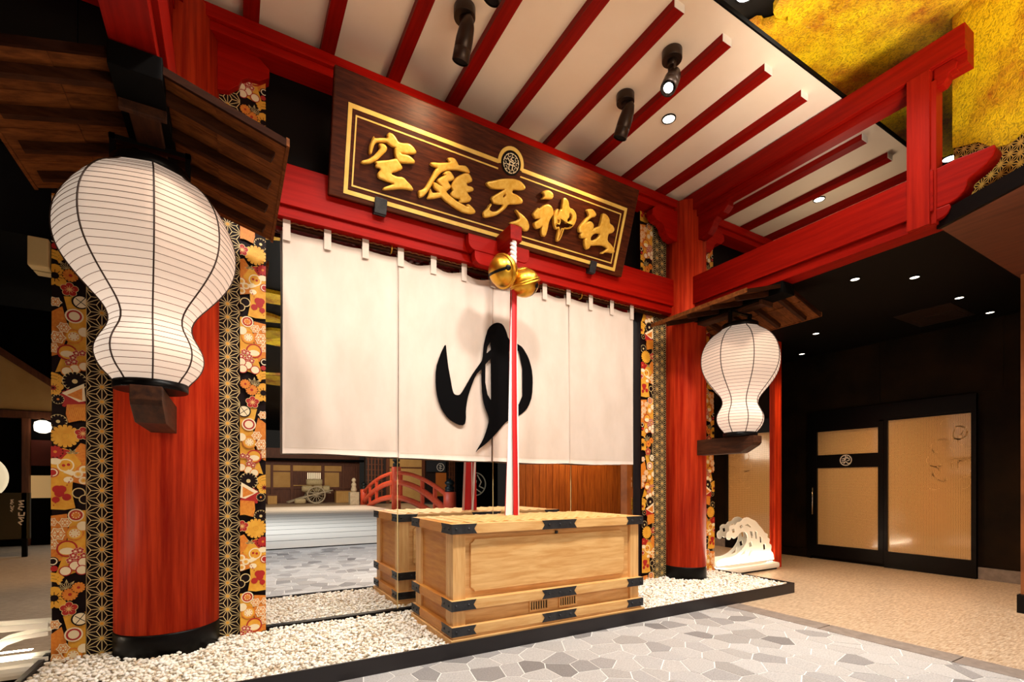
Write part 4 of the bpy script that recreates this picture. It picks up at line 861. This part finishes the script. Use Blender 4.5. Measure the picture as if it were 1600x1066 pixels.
for ya, yb, s in ((y0+.062, y0+.076, 1), (y1-.076, y1-.062, -1)):
    # recessed frame with a raised-edge centre field, notched corners
    X0, X1, Z0, Z1, q = x0+.16, x1-.18, .432, .806, .032
    fr_ = MB(); fy0 = ya-.024; fy1 = yb+.024
    fr_.box(x0+.115, x1-.115, ya, yb, .388, .85)
    fr_.build('front_frame', m_chest, ch)
    q = .03; ring = []
    for cx, cz, sx, sz in ((X0, Z0, 1, 1), (X0, Z1, 1, -1), (X1, Z1, -1, -1), (X1, Z0, -1, 1)):
        c3 = [(cx+sx*q, cz), (cx+sx*q*.8, cz+sz*q*.45), (cx+sx*q*.45, cz+sz*q*.8), (cx, cz+sz*q)]
        ring += c3 if sx*sz > 0 else c3[::-1]
    yp = fy0 if s == 1 else fy1
    MB().prism([(a, yp, b) for a, b in ring], (0, s*.028, 0)).build('front_panel', m_chest, ch, bevel=.004)
    B(x0+.115, x1-.115, ya-.006, yb, .122, .318).build('lower_panel', m_chest, ch)
for xa in (1.965, 2.24):
    v_ = MB().box(xa, xa+.175, y0+.042, y0+.0558, .222, .235).box(xa, xa+.175, y0+.042, y0+.0558, .297, .309).box(xa, xa+.012, y0+.042, y0+.0558, .235, .297).box(xa+.163, xa+.175, y0+.042, y0+.0558, .235, .297)
    vo = v_.build('vent_frame', m_chest, ch); MB().box(xa+.012, xa+.163, y0+.0545, y0+.0556, .235, .297).build('vent_back', m_dark_in, vo)
    for i in range(6): MB().box(xa+.026+.0225*i, xa+.034+.0225*i, y0+.044, y0+.0543, .235, .297).build('vent_bar', m_chest_z, vo)
MB().lathe([(.012, 0), (.012, .02)], (2.22, y0+.05, .81), 12).build('lock_knob', m_iron, ch)
def strap(pts, off, studs, sn):
    o = MB().prism(pts, off).build('iron_strap', m_iron, ch, bevel=.001)
    for p in studs:
        Q = Vector(sn).to_track_quat('Z', 'Y').to_matrix()
        MB().lathe([(.009, 0), (.009, .003), (.006, .007), (.001, .009)], p, 10, axis=Q).build('stud', m_iron, o)
for z0, z1 in ((.142, .208), (.318, .388), (.85, .92)):
    zm = (z0+z1)/2
    for yy, s in ((y0, -1), (y1, 1)):
        yq = yy+s*.0005; off = (0, s*.004, 0); sn = (0, s, 0); ys = yy+s*.0045
        L_ = .185 if z1 < .9 else .19
        strap([(x0, yq, z0), (x0+L_, yq, z0), (x0+L_-.022, yq, zm), (x0+L_, yq, z1), (x0, yq, z1)], off, [(x0+.03, ys, zm), (x0+.125, ys, zm)], sn)
        strap([(x1, yq, z0), (x1-L_, yq, z0), (x1-L_+.022, yq, zm), (x1-L_, yq, z1), (x1, yq, z1)], off, [(x1-.03, ys, zm), (x1-.125, ys, zm)], sn)
        xm = 2.215; h = .166
        strap([(xm-h, yq, z0), (xm+h, yq, z0), (xm+h-.025, yq, zm), (xm+h, yq, z1), (xm-h, yq, z1), (xm-h+.025, yq, zm)], off, [(xm-.1, ys, zm), (xm, ys, zm), (xm+.1, ys, zm)], sn)
    for xx, s in ((x0, -1), (x1, 1)):
        xq = xx+s*.0005; sn = (s, 0, 0); xs = xx+s*.0045
        for ya, yb in ((y0-.004, y0+.19), (y1-.19, y1+.004)):
            yi = yb if ya < y0 else ya; dn = -.018 if ya < y0 else .018; yo = ya if ya < y0 else yb
            strap([(xq, yo, z0), (xq, yi, z0), (xq, yi+dn, zm), (xq, yi, z1), (xq, yo, z1)], (s*.004, 0, 0), [(xs, yo+(yi-yo)*.25, zm), (xs, yo+(yi-yo)*.68, zm)], sn)
# ------------------------------------------------------------------ gourd lanterns with their brackets and little roofs
def gourd(z):
    K = [(1.738,.150), (1.76,.178), (1.80,.212), (1.85,.236), (1.90,.243), (1.95,.228), (2.00,.198), (2.045,.176), (2.09,.180), (2.14,.206), (2.20,.258), (2.28,.322), (2.36,.372), (2.44,.396), (2.52,.400), (2.60,.390), (2.68,.358), (2.75,.308), (2.80,.250), (2.835,.190), (2.85,.165)]
    for (a, ra), (b, rb) in zip(K, K[1:]):
        if a <= z <= b: return ra+(rb-ra)*(z-a)/(b-a)
    return K[-1][1]
RIB0 = math.radians(8)
def facet(th):
    k = ((th-RIB0+PI/8*0) % (PI/4))-PI/8; f = math.cos(PI/8)/math.cos(k)
    return .35+.65*f
def lantern(cx, cy, label):
    t = thing('gourd_lantern', label, 'lantern', (cx, cy, 1.70), 'white gourd lanterns at the columns')
    prof = [(gourd(1.738+1.112*i/72), 1.738+1.112*i/72) for i in range(73)]
    prof = [(sum(prof[min(max(i+d, 0), 72)][0] for d in (-2, -1, 0, 1, 2))/5, z) for i, (r, z) in enumerate(prof)]
    zr = dict((round(z, 4), r) for r, z in prof)
    N = 64; a0 = RIB0
    sh = MB(); rot = Matrix.Rotation(RIB0, 3, 'Z')
    sh.lathe(prof, (cx, cy, 0), N, axis=rot, rad=lambda th: facet(th+RIB0), capb=False, capt=False); sh.build('paper_shade', m_paper, t, recalc=False)
    thr = mat('lantern_bamboo_thread', rgb(118, 84, 60), rough=.7) if 'lantern_bamboo_thread' not in bpy.data.materials else bpy.data.materials['lantern_bamboo_thread']
    for i in range(1, 36):
        r, z = prof[i*2]
        pts = [(cx+(r*facet(th)+.0006)*math.cos(th), cy+(r*facet(th)+.0006)*math.sin(th), z) for th in [RIB0+2*PI*k/N for k in range(N)]]
        MB().tube(pts, .0016, 4, closed=True, smooth=False).build('hoop', thr, t, recalc=False)
    for k in range(8):
        th = RIB0+PI/4*k
        pts = [(cx+(r*facet(th)+.001)*math.cos(th), cy+(r*facet(th)+.001)*math.sin(th), z) for r, z in prof[::2]]
        MB().tube(pts, .0042, 6).build('rib_cord', bpy.data.materials['lantern_bamboo_cord'] if 'lantern_bamboo_cord' in bpy.data.materials else mat('lantern_bamboo_cord', rgb(62, 42, 30), rough=.7), t, recalc=False)
    MB().lathe([(.165, 1.700), (.168, 1.704), (.168, 1.742), (.12, 1.746)], (cx, cy, 0), 40).build('base_ring', m_black, t)
    MB().lathe([(.165, 2.845), (.178, 2.85), (.178, 2.895), (.15, 2.90)], (cx, cy, 0), 40).build('top_ring', m_black, t)
    for s in (-1, 1): MB().box(cx+s*.165-.012, cx+s*.165+.012, cy-.018, cy+.018, 2.89, 3.035).build('hanger', m_black, t)
    MB().box(cx-.18, cx+.18, cy-.018, cy+.018, 3.005, 3.03).build('hanger', m_black, t)
    return t
def bracket(cx, cyc, r, label):
    t = thing('lantern_bracket', label, 'bracket', (cx, cyc-r, 1.52), 'wooden arms under the lanterns')
    ys, ye = 3.05, cyc-r+.02
    pts = [(cx-.068, ys, 1.698), (cx-.068, ys, 1.625), (cx-.068, ys+.02, 1.60), (cx-.068, ys+.16, 1.525), (cx-.068, ye, 1.525), (cx-.068, ye, 1.698)]
    MB().prism(pts, (.136, 0, 0)).build('arm', m_darkwood_y, t, bevel=.004)
    return t
def lroof(cx, label):
    t = thing('lantern_roof', label, 'roof', (cx, 3.25, 2.88), 'little gabled roofs over the lanterns')
    ya, yb = 2.76, 3.90; zr, ze, hw = 3.135, 2.955, .62
    for s in (-1, 1):
        def P(a, y, d): return (cx+s*hw*a, y, zr+(ze-zr)*a+d)
        for (a0, a1, d) in ((.0, .503, .007), (.497, 1.0, .0)):
            for j in range(4):
                y0_ = ya+(yb-ya)*j/4+.002; y1_ = ya+(yb-ya)*(j+1)/4-.002
                MB().prism([P(a0, y0_, d), P(a1, y0_, d), P(a1, y0_, d+.016), P(a0, y0_, d+.016)], (0, y1_-y0_, 0)).build('roof_board', m_roofpanel, t)
        for y in (2.87, 3.15, 3.43, 3.71):
            MB().prism([P(.03, y, -.052), P(.90, y, -.046), P(.93, y, .0), P(.03, y, .0)], (0, .038, 0)).build('batten', m_darkwood, t)
        MB().prism([P(1.0, ya-.01, -.006), P(1.025, ya-.01, -.006), P(1.025, ya-.01, .036), P(1.0, ya-.01, .036)], (0, yb-ya+.02, 0)).build('eave_trim', m_roofpanel, t)
        MB().prism([P(.1, ya-.012, -.012), P(1.0, ya-.012, -.012), P(1.0, ya-.012, .026), P(.1, ya-.012, .026)], (0, .018, 0)).build('gable_board', m_gable, t)
    MB().box(cx-.10, cx+.10, ya-.03, yb-.1, zr-.085, zr+.022).build('ridge_beam', m_black_matt, t, bevel=.004)
    MB().box(cx-.062, cx+.062, 2.97, 3.86, 3.02, 3.10).build('carrying_arm', m_darkwood_y, t, bevel=.004)
    MB().box(cx-.095, cx+.095, 2.945, 2.975, 3.005, 3.11).build('arm_end_plate', m_darkwood_y, t, bevel=.003)
    return t
for cx, cyc, r, a in ((-.373, 4.10, .300, 'near'), (4.695, 3.975, .238, 'far')):
    side = 'left' if a == 'near' else 'right'
    lantern(cx, 3.25, 'white paper gourd lantern with dark ribs, lit, in front of the '+side+' red column')
    bracket(cx, cyc, r, 'dark wooden arm on the '+side+' red column under the white lantern')
    lroof(cx, 'small dark timber gabled roof over the lantern on the '+side+' column')
# ------------------------------------------------------------------ projectors on the eaves ceiling
def projector(x, y, d, label, lit=False):
    t = thing('ceiling_projector', label, 'spotlight', (x, y, 4.27), 'black projectors on the eaves ceiling')
    MB().lathe([(.074, 4.475), (.076, 4.48), (.076, 4.545), (.072, 4.549)], (x, y, 0), 28).build('mount', m_bronze, t)
    MB().lathe([(.03, 4.43), (.036, 4.476)], (x, y, 0), 16).build('neck', m_bronze, t)
    D = Vector(d).normalized(); R = D.to_track_quat('-Z', 'Y').to_matrix(); c = Vector((x, y, 4.33))-D*.02
    MB().box(x-.012, x+.012, y-.03, y+.03, 4.32, 4.44).build('yoke', m_bronze, t)
    MB().lathe([(.055, -.16), (.059, -.157), (.060, -.085), (.0585, -.083), (.060, -.081), (.060, -.02), (.052, .05), (.036, .10), (.012, .125)], c, 28, axis=R, capb=False).build('barrel', m_bronze, t)
    MB().lathe([(.001, -.150), (.034 if lit else .054, -.150)], c, 24, axis=R, capb=False).build('lens', m_lens_w if lit else m_dark_in, t, recalc=False)
projector(1.421, 3.116, (-.08, .42, -1), 'bronze ceiling projector at the left, pointing at the left half of the sign')
projector(2.936, 3.119, (-.12, .42, -1), 'bronze ceiling projector pointing at the right half of the sign')
projector(2.953, 2.624, (-.62, -.22, -1), 'lit ceiling projector with a glaring lens, above the paired one', True)
projector(1.43, 2.624, (-.3, .3, -1), 'bronze ceiling projector in the front row, just above the view')
# ------------------------------------------------------------------ lit plinths with white cutouts
def plinth(xa, xb, lbl):
    t = thing('display_plinth', lbl, 'plinth', ((xa+xb)/2, 4.06, 0))
    MB().box(xa, xb, 4.0, 4.124, .02, .10).build('top', m_cut, t, bevel=.03)
    MB().box(xa+.02, xb-.02, 4.04, 4.12, 0, .02).build('foot', m_dark_in, t)
    MB().box(xa+.05, xb-.05, 4.086, 4.094, .1, .108).build('light_strip', m_strip, t)
plinth(5.37, 6.68, 'low white plinth lit from inside under the wave cutout')
plinth(-2.4, -1.04, 'low white plinth lit from inside under the mountain cutout')
def cutout(name, label, pts, holes, y=4.062, extra=None):
    t = thing(name, label, 'ornament', (pts[0][0], y, .10))
    glyph('panel', [pts], holes, lambda a, b, d: Vector((a, y-d, b)), .004, .001, m_cut, t)
    if extra: glyph('ridge_line', [extra], [], lambda a, b, d: Vector((a, y-d, b)), .004, .001, m_cut, t)
wave = [(5.36,.10), (5.36,.20), (5.50,.235), (5.66,.235), (5.80,.27), (5.92,.33), (6.01,.42), (6.02,.50), (5.96,.56), (5.86,.55), (5.80,.50), (5.73,.47), (5.68,.50), (5.64,.46), (5.58,.48), (5.57,.54), (5.60,.57), (5.64,.58), (5.63,.63), (5.69,.66), (5.76,.65), (5.80,.69), (5.87,.69), (5.93,.74), (6.02,.75), (6.10,.72), (6.20,.69), (6.28,.62), (6.34,.58), (6.40,.52), (6.47,.50), (6.46,.45), (6.52,.43), (6.50,.36), (6.56,.34), (6.54,.26), (6.60,.22), (6.62,.10)]
wh = [[(5.95,.64), (6.02,.66), (6.10,.62), (6.08,.60), (6.01,.63)], [(6.06,.56), (6.13,.55), (6.14,.47), (6.10,.46)], [(6.17,.56), (6.22,.54), (6.23,.44), (6.19,.45)], [(5.84,.63), (5.90,.66), (5.92,.62), (5.87,.60)], [(6.04,.40), (6.10,.42), (6.12,.35), (6.06,.34)], [(6.28,.48), (6.33,.46), (6.33,.38), (6.29,.39)], [(5.86,.245), (5.95,.30), (5.99,.35), (5.96,.26)], [(5.52,.17), (5.66,.20), (5.62,.165)], [(6.02,.22), (6.08,.30), (6.12,.30), (6.07,.22)], [(6.36,.36), (6.41,.37), (6.42,.29), (6.37,.28)], [(5.68,.60), (5.74,.61), (5.75,.56), (5.70,.55)]]
cutout('wave_cutout', 'white cut-out panel of a curling wave on the lit plinth right of the far column', smooth(wave), wh)
hill = [(-2.4,.10), (-2.4,.14), (-2.0,.18), (-1.72,.25), (-1.50,.32), (-1.36,.35), (-.985,.335), (-.985,.30), (-1.34,.312), (-1.47,.285), (-1.68,.215), (-1.95,.15), (-2.2,.125), (-.985,.125), (-.985,.10)]
hh = []
ridge = [(-1.60,.12), (-1.52,.16), (-1.44,.175), (-1.40,.215), (-1.33,.235), (-1.26,.22), (-1.20,.255), (-1.10,.275), (-.985,.28), (-.985,.255), (-1.09,.25), (-1.17,.225), (-1.22,.185), (-1.30,.20), (-1.35,.165), (-1.42,.14), (-1.46,.12)]
cutout('mountain_cutout', 'white cut-out outline of a mountain on the lit plinth left of the near column', hill, hh, 4.062, ridge)
area((6.0, 4.03, .14), (6.0, 4.06, .6), 10, 1.2, .03, WARM)
area((-1.7, 4.03, .14), (-1.7, 4.06, .6), 8, 1.2, .03, WARM)
MB().box(-1.075, -.978, 4.03, 4.12, 2.535, 2.715).build('wall_box', mat('beige_plastic', rgb(206, 176, 120), rough=.5), bevel=.008, label='beige wall-mounted box left of the printed panel, under the lantern roof', cat='box')
# ------------------------------------------------------------------ the hall behind the viewer, seen in the mirrors
m_bridge = mat('vermilion_paint', rgb(214, 74, 44), rgb(226, 92, 60), rough=.45, nscale=5)
m_cap = mat('dark_green_bronze', rgb(30, 38, 40), rough=.4, metal=.5)
br = thing('bridge_railing', 'vermilion arched bridge railing with black onion caps, seen in the mirror', 'railing', (6.63, -13.9, 0))
def bpost(y, r, h):
    MB().lathe([(r, 0), (r, h), (r*.92, h+.01)], (6.63, y, 0), 20).build('post', m_bridge, br)
    k = r/.21
    c = MB().lathe([(a*.8*k, h+.01+b*.6*k) for a, b in ((.20,0), (.20,.10), (.17,.12), (.20,.15), (.20,.26), (.12,.32), (.12,.36), (.21,.46), (.20,.56), (.10,.66), (.02,.76))], (6.63, y, 0), 20)
    c.build('onion_cap', m_cap, br)
bpost(-7.54, .22, .9); bpost(-13.9, .21, 1.97); bpost(-20.26, .20, .87)
def railarc(z0, z1, r, n=28, m=m_bridge, nm_='rail'):
    MB().tube([(6.63, -7.54-12.72*i/n, z0+(z1-z0)*(1-(2*i/n-1)**2)) for i in range(n+1)], r, 10).build(nm_, m, br)
railarc(.72, 1.70, .085); railarc(.12, 1.26, .13); railarc(-.35, .56, .13)
for i in (1, 2, 4, 5, 7, 8):
    t = (i+.0)/9; y = -7.54-12.72*t; q = 1-(2*t-1)**2
    MB().box(6.57, 6.69, y-.07, y+.07, max(0, -.35+.91*q), .72+.98*q).build('baluster', m_bridge, br)
m_shoji = mat('beige_plaster_panel', rgb(196, 150, 84), rgb(208, 164, 98), rough=.8, nscale=2)
m_timber = mat('brown_old_timber', rgb(88, 44, 20), rgb(112, 60, 30), rough=.6, nscale=4, stretch=(6,6,.6))
m_win = emis('lit_paper_window', (1.0, .80, .50, 1), .9)
m_straw = mat('straw', rgb(176, 156, 112), rgb(206, 190, 150), rough=.9, nscale=24, bump=.5)
m_oldwood = mat('pale_old_wood', rgb(176, 160, 132), rgb(200, 186, 158), rough=.8, nscale=8)
hs = thing('townhouse', 'timber framed townhouse front with plaster panels and barred window, seen in the mirror', 'house', (4.2, -24.9, 0))
Y = -24.75
MB().box(1.2, 7.4, Y-.4, Y-.06, 0, 3.4).build('wall', m_timber, hs)
for a, b, z0, z1 in ((2.23,3.2,2.0,2.35), (3.33,5.0,2.0,2.35), (5.2,6.25,2.0,2.35), (2.23,3.2,.98,1.92), (5.2,6.1,.98,1.92), (1.3,2.1,.98,2.35)):
    MB().box(a, b, Y-.06, Y-.02, z0, z1).build('plaster_panel', m_shoji, hs)
for x in (2.15, 3.26, 5.1, 6.35, 7.2): MB().box(x-.07, x+.07, Y-.06, Y+.04, 0, 2.5).build('post', m_timber, hs)
MB().box(1.2, 7.4, Y-.06, Y+.05, 2.38, 2.55).build('beam', m_timber, hs); MB().box(1.2, 7.4, Y-.06, Y+.03, .86, .97).build('beam', m_timber, hs)
MB().box(1.0, 7.6, Y-.06, Y+.9, 2.62, 2.74).build('eave', m_black_matt, hs)
MB().box(4.15, 5.0, Y-.05, Y-.03, 1.15, 1.9).build('window_light', m_win, hs)
for i in range(14): MB().box(3.4+.12*i, 3.45+.12*i, Y-.03, Y+.02, 1.12, 1.92).build('window_bar', m_timber, hs)
MB().box(3.35, 5.05, Y-.04, Y+.03, 1.06, 1.12).build('window_sill', m_shoji, hs)
for i in range(20): MB().box(2.2+.2*i, 2.38+.2*i, Y-.06, Y-.035, .05, .85).build('wainscot_board', m_timber, hs)
ct = thing('straw_cart', 'old two wheeled hand cart loaded with straw bales, seen in the mirror', 'cart', (4.2, -23.4, 0))
for yy in (-23.0, -23.9):
    w_ = MB().tube([(4.45+.5*math.cos(t), yy, .52+.5*math.sin(t)) for t in [2*PI*i/28 for i in range(28)]], .045, 8, closed=True).build('wheel', m_oldwood, ct)
    for k in range(12): MB().tube([(4.45, yy, .52), (4.45+.5*math.cos(PI*k/6), yy, .52+.5*math.sin(PI*k/6))], .018, 6).build('spoke', m_oldwood, w_)
    MB().tube([(2.9, yy-.05 if yy < -23.5 else yy+.0, .08), (4.0, yy, .45), (5.4, yy, .80)], .045, 8).build('shaft', m_oldwood, ct)
MB().box(3.9, 5.3, -23.8, -23.1, .62, .68).build('bed', m_oldwood, ct)
def bale(x, y, z, r, l, a, w_='?'):
    R = Matrix.Rotation(PI/2, 3, 'Y'); Rz = Matrix.Rotation(a, 3, 'Z')
    t = thing('straw_bale', 'round straw bale on the hand cart in the mirror, '+w_, 'bale', (x, y, z-r), 'straw bales on the cart')
    MB().lathe([(.02, -l), (r*.8, -l), (r, -l*.7), (r*.94, -l*.4), (r, 0), (r*.94, l*.4), (r, l*.7), (r*.8, l), (.02, l)], (x, y, z), 18, axis=Rz @ R).build('straw', m_straw, t)
bale(4.0, -23.45, .89, .2, .30, .2, 'left one of the lower row'); bale(4.62, -23.45, .90, .21, .26, .2, 'middle one of the lower row'); bale(5.1, -23.45, .89, .2, .2, .2, 'right one of the lower row'); bale(4.4, -23.45, 1.30, .2, .45, .1, 'the one on top'); bale(3.5, -22.6, .17, .16, .3, .0, 'small one on the ground')
def crate(x0, x1, y0, y1, h, label, m):
    t = thing('wooden_bin', label, 'bin', ((x0+x1)/2, (y0+y1)/2, 0))
    MB().box(x0, x1, y0, y1, 0, h).build('body', m, t, bevel=.01); MB().box(x0-.05, x1+.05, y0-.05, y1+.05, h, h+.06).build('lid', m_timber, t)
    n = int((x1-x0)/.14)
    for i in range(n): MB().box(x0+.02+.14*i, x0+.13+.14*i, y1, y1+.02, .03, h-.03).build('board', m, t)
crate(5.7, 6.9, -24.2, -23.6, .75, 'brown wooden bin beside the townhouse, seen in the mirror', m_shoji)
crate(1.85, 2.35, -23.9, -23.5, .5, 'small wooden box at the townhouse corner, seen in the mirror', m_shoji)
st = thing('stone_figure', 'pale stone figure on a pedestal left of the bridge, seen in the mirror', 'statue', (6.1, -20.4, 0))
MB().box(5.85, 6.35, -20.65, -20.15, 0, .72).build('pedestal', m_oldwood, st, bevel=.02)
MB().lathe([(.14, .72), (.17, .85), (.12, 1.05), (.15, 1.15), (.10, 1.24), (.06, 1.28), (.12, 1.36), (.12, 1.44), (.05, 1.53)], (6.1, -20.4, 0), 14).build('figure', m_oldwood, st)
h2 = thing('shop_house', 'dark timber shop house with red lattice behind the bridge in the mirror', 'house', (10, -20.5, 0))
Y = -20.9
MB().box(6.9, 14.5, Y-.4, Y-.06, 0, 4.0).build('wall', mat('near_black_timber', rgb(34, 16, 10), rough=.6), h2)
MB().box(8.25, 10.4, Y-.06, Y-.02, .1, 2.15).build('plaster_panel', m_shoji, h2); MB().box(8.25, 10.4, Y-.06, Y-.02, 2.22, 3.4).build('plaster_panel', m_shoji, h2)
MB().box(8.2, 10.45, Y-.06, Y, 2.14, 2.23).build('beam', m_timber, h2)
for x in (8.2, 10.45): MB().box(x-.1, x+.1, Y-.06, Y+.05, 0, 3.6).build('post', m_timber, h2)
MB().box(11.3, 12.0, Y-.06, Y+.0, .4, 1.9).build('orange_panel', mat('orange_paper', rgb(200, 110, 36), rough=.8), h2)
for i in range(6): MB().box(12.2+.16*i, 12.28+.16*i, Y-.06, Y+.02, 0, 3.4).build('lattice_bar', m_timber, h2)
for i in range(9): MB().box(12.15, 13.15, Y-.055, Y+.01, .2+.35*i, .26+.35*i).build('lattice_bar', m_timber, h2)
for i in range(5): MB().box(7.0+.2*i, 7.08+.2*i, Y-.06, Y+.02, .3, 2.9).build('lattice_bar', m_timber, h2)
for i in range(8): MB().box(6.95, 7.95, Y-.055, Y+.01, .4+.32*i, .45+.32*i).build('lattice_bar', m_timber, h2)
cn = thing('shop_curtain', 'dark shop curtain with a white oval crest, seen in the mirror', 'curtain', (10.9, -20.7, 2.0))
MB().box(10.6, 11.9, -20.78, -20.76, 1.95, 3.0).build('cloth', mat('dark_blue_cloth', rgb(40, 42, 48), rough=.9), cn)
q = MB(); fxc = lambda a, b, d: (11.55+a, -20.76+d, 2.25+b)
seg2(q, arc(0, 0, .24, 0, 2*PI, 18), .05, fxc, .004)
for s_ in ([(-.1,.1),(.1,.06)], [(0,.16),(-.02,-.16)], [(-.12,-.04),(.12,-.08)]): seg2(q, s_, .04, fxc, .004)
q.build('crest', m_white_end, cn)
sb = thing('round_crest_board', 'black board with a large pale ring crest, seen in the mirror beside the rope', 'sign', (9.8, -11.9, 0))
MB().box(8.8, 10.9, -12.1, -11.9, 0, 3.4).build('board', m_black_matt, sb)
q = MB(); fxs = lambda a, b, d: (9.73+a, -11.9+d, 1.18+b)
seg2(q, arc(0, 0, .52, 0, 2*PI, 40), .05, fxs, .01)
for s_ in ([(-.1,.45),(-.04,.1),(-.12,-.2)], [(-.3,.1),(.05,.16),(.0,-.05),(-.25,-.12)], [(.1,.42),(.3,.1),(.2,-.1),(.42,-.2)], [(-.35,-.25),(.0,-.2),(.3,-.4)]): seg2(q, s_, .05, fxs, .01)
q.build('crest', m_pc, sb)
wd = thing('slatted_wall', 'brown upright boarded wall behind the viewer, seen in the mirror above the chest', 'wall', (9, -1.7, 0))
MB().box(5.95, 13.0, -1.85, -1.72, 0, 3.12).build('backing', m_timber, wd)
x = 5.95
while x < 12.9: MB().box(x+.006, x+.19, -1.72, -1.69, 0, 3.12).build('board', m_bench, wd); x += .196
# left-hand eatery seen in the left mirror
et = thing('eatery', 'dark eatery with a beige plaster gable, red curtain and lamps, seen in the left mirror', 'house', (-3.6, -4.6, 0))
MB().box(-6.0, -2.2, -5.0, -4.6, 0, 4.6).build('wall', m_black_matt, et)
MB().prism([(-5.2,-4.6,2.62), (-3.04,-4.6,2.62), (-3.04,-4.6,3.10), (-3.72,-4.6,3.62), (-4.4,-4.6,4.1), (-5.2,-4.6,3.5)], (0,.05,0)).build('plaster_gable', m_shoji, et)
MB().prism([(-2.9,-4.6,3.0), (-3.0,-4.6,3.2), (-4.4,-4.6,4.25), (-4.4,-4.6,4.1), (-3.06,-4.6,3.10)], (0,.14,0)).build('gable_rafter', m_timber, et)
MB().box(-5.4, -2.6, -4.6, -4.5, 2.46, 2.60).build('beam', m_timber, et)
for x in (-3.42, -2.98, -2.75): MB().box(x-.05, x+.05, -4.6, -4.48, 0, 2.46).build('post', m_timber, et)
MB().box(-3.36, -3.04, -4.58, -4.55, 1.55, 2.05).build('red_curtain', mat('dull_red_cloth', rgb(92, 34, 20), rough=.9), et)
MB().box(-3.36, -3.04, -4.58, -4.55, .92, 1.36).build('paper_window', emis('dim_paper', (.8, .5, .2, 1), .35), et)
lm = thing('round_lamp', 'small white lamp under the eatery beam, seen in the left mirror', 'lamp', (-3.15, -4.4, 2.2))
MB().lathe([(.05, 2.18), (.12, 2.22), (.13, 2.30), (.12, 2.38), (.05, 2.42)], (-3.15, -4.4, 0), 16).build('shade', emis('lamp_glow', (1, .9, .7, 1), 4.0), lm); MB().lathe([(.06, 2.42), (.02, 2.46)], (-3.15, -4.4, 0), 12).build('cap', m_black, lm)
dl = thing('round_drum_lamp', 'large pale round disc lamp at the left edge, seen in the left mirror', 'lamp', (-3.55, -3.0, .75))
MB().lathe([(.01, -.06), (.36, -.05), (.40, 0), (.36, .05), (.01, .06)], (-3.62, -3.0, 1.3), 36, axis=Matrix.Rotation(PI/2, 3, 'X')).build('disc', emis('pale_lamp_disc', (1, .84, .55, 1), .7), dl)
MB().box(-3.65, -3.58, -3.03, -2.97, 0, .95).build('stand', m_black_matt, dl)
ns = thing('menu_sign', 'dark standing sign with white brush lettering, seen reversed in the left mirror', 'sign', (-3.1, -2.6, 0))
MB().box(-3.5, -2.86, -2.66, -2.60, .30, 1.05).build('board', mat('dark_olive_board', rgb(52, 44, 20), rough=.7), ns)
for x in (-3.4, -2.93): MB().box(x-.03, x+.03, -2.66, -2.60, 0, 1.05).build('leg', m_black_matt, ns)
q = MB(); rr = random.Random(4)
fxn = lambda a, b, d: (-2.96-a, -2.60+d, .92+b)
strokes = [[(-.03,.0),(.03,-.005),(-.02,-.06),(.03,-.06)], [(-.03,-.10),(.02,-.09),(.035,-.13),(-.01,-.15)], [(-.035,-.19),(-.03,-.24),(.03,-.24),(.03,-.19)], [(-.03,-.28),(.03,-.27),(-.02,-.33),(.035,-.35),(.0,-.39)]]
for s_ in strokes: seg2(q, s_, .018, fxn, .003)
for s_ in strokes: seg2(q, [(a*.55+.11, b*.5+.02) for a, b in s_], .010, fxn, .003)
q.build('lettering', m_white_end, ns)
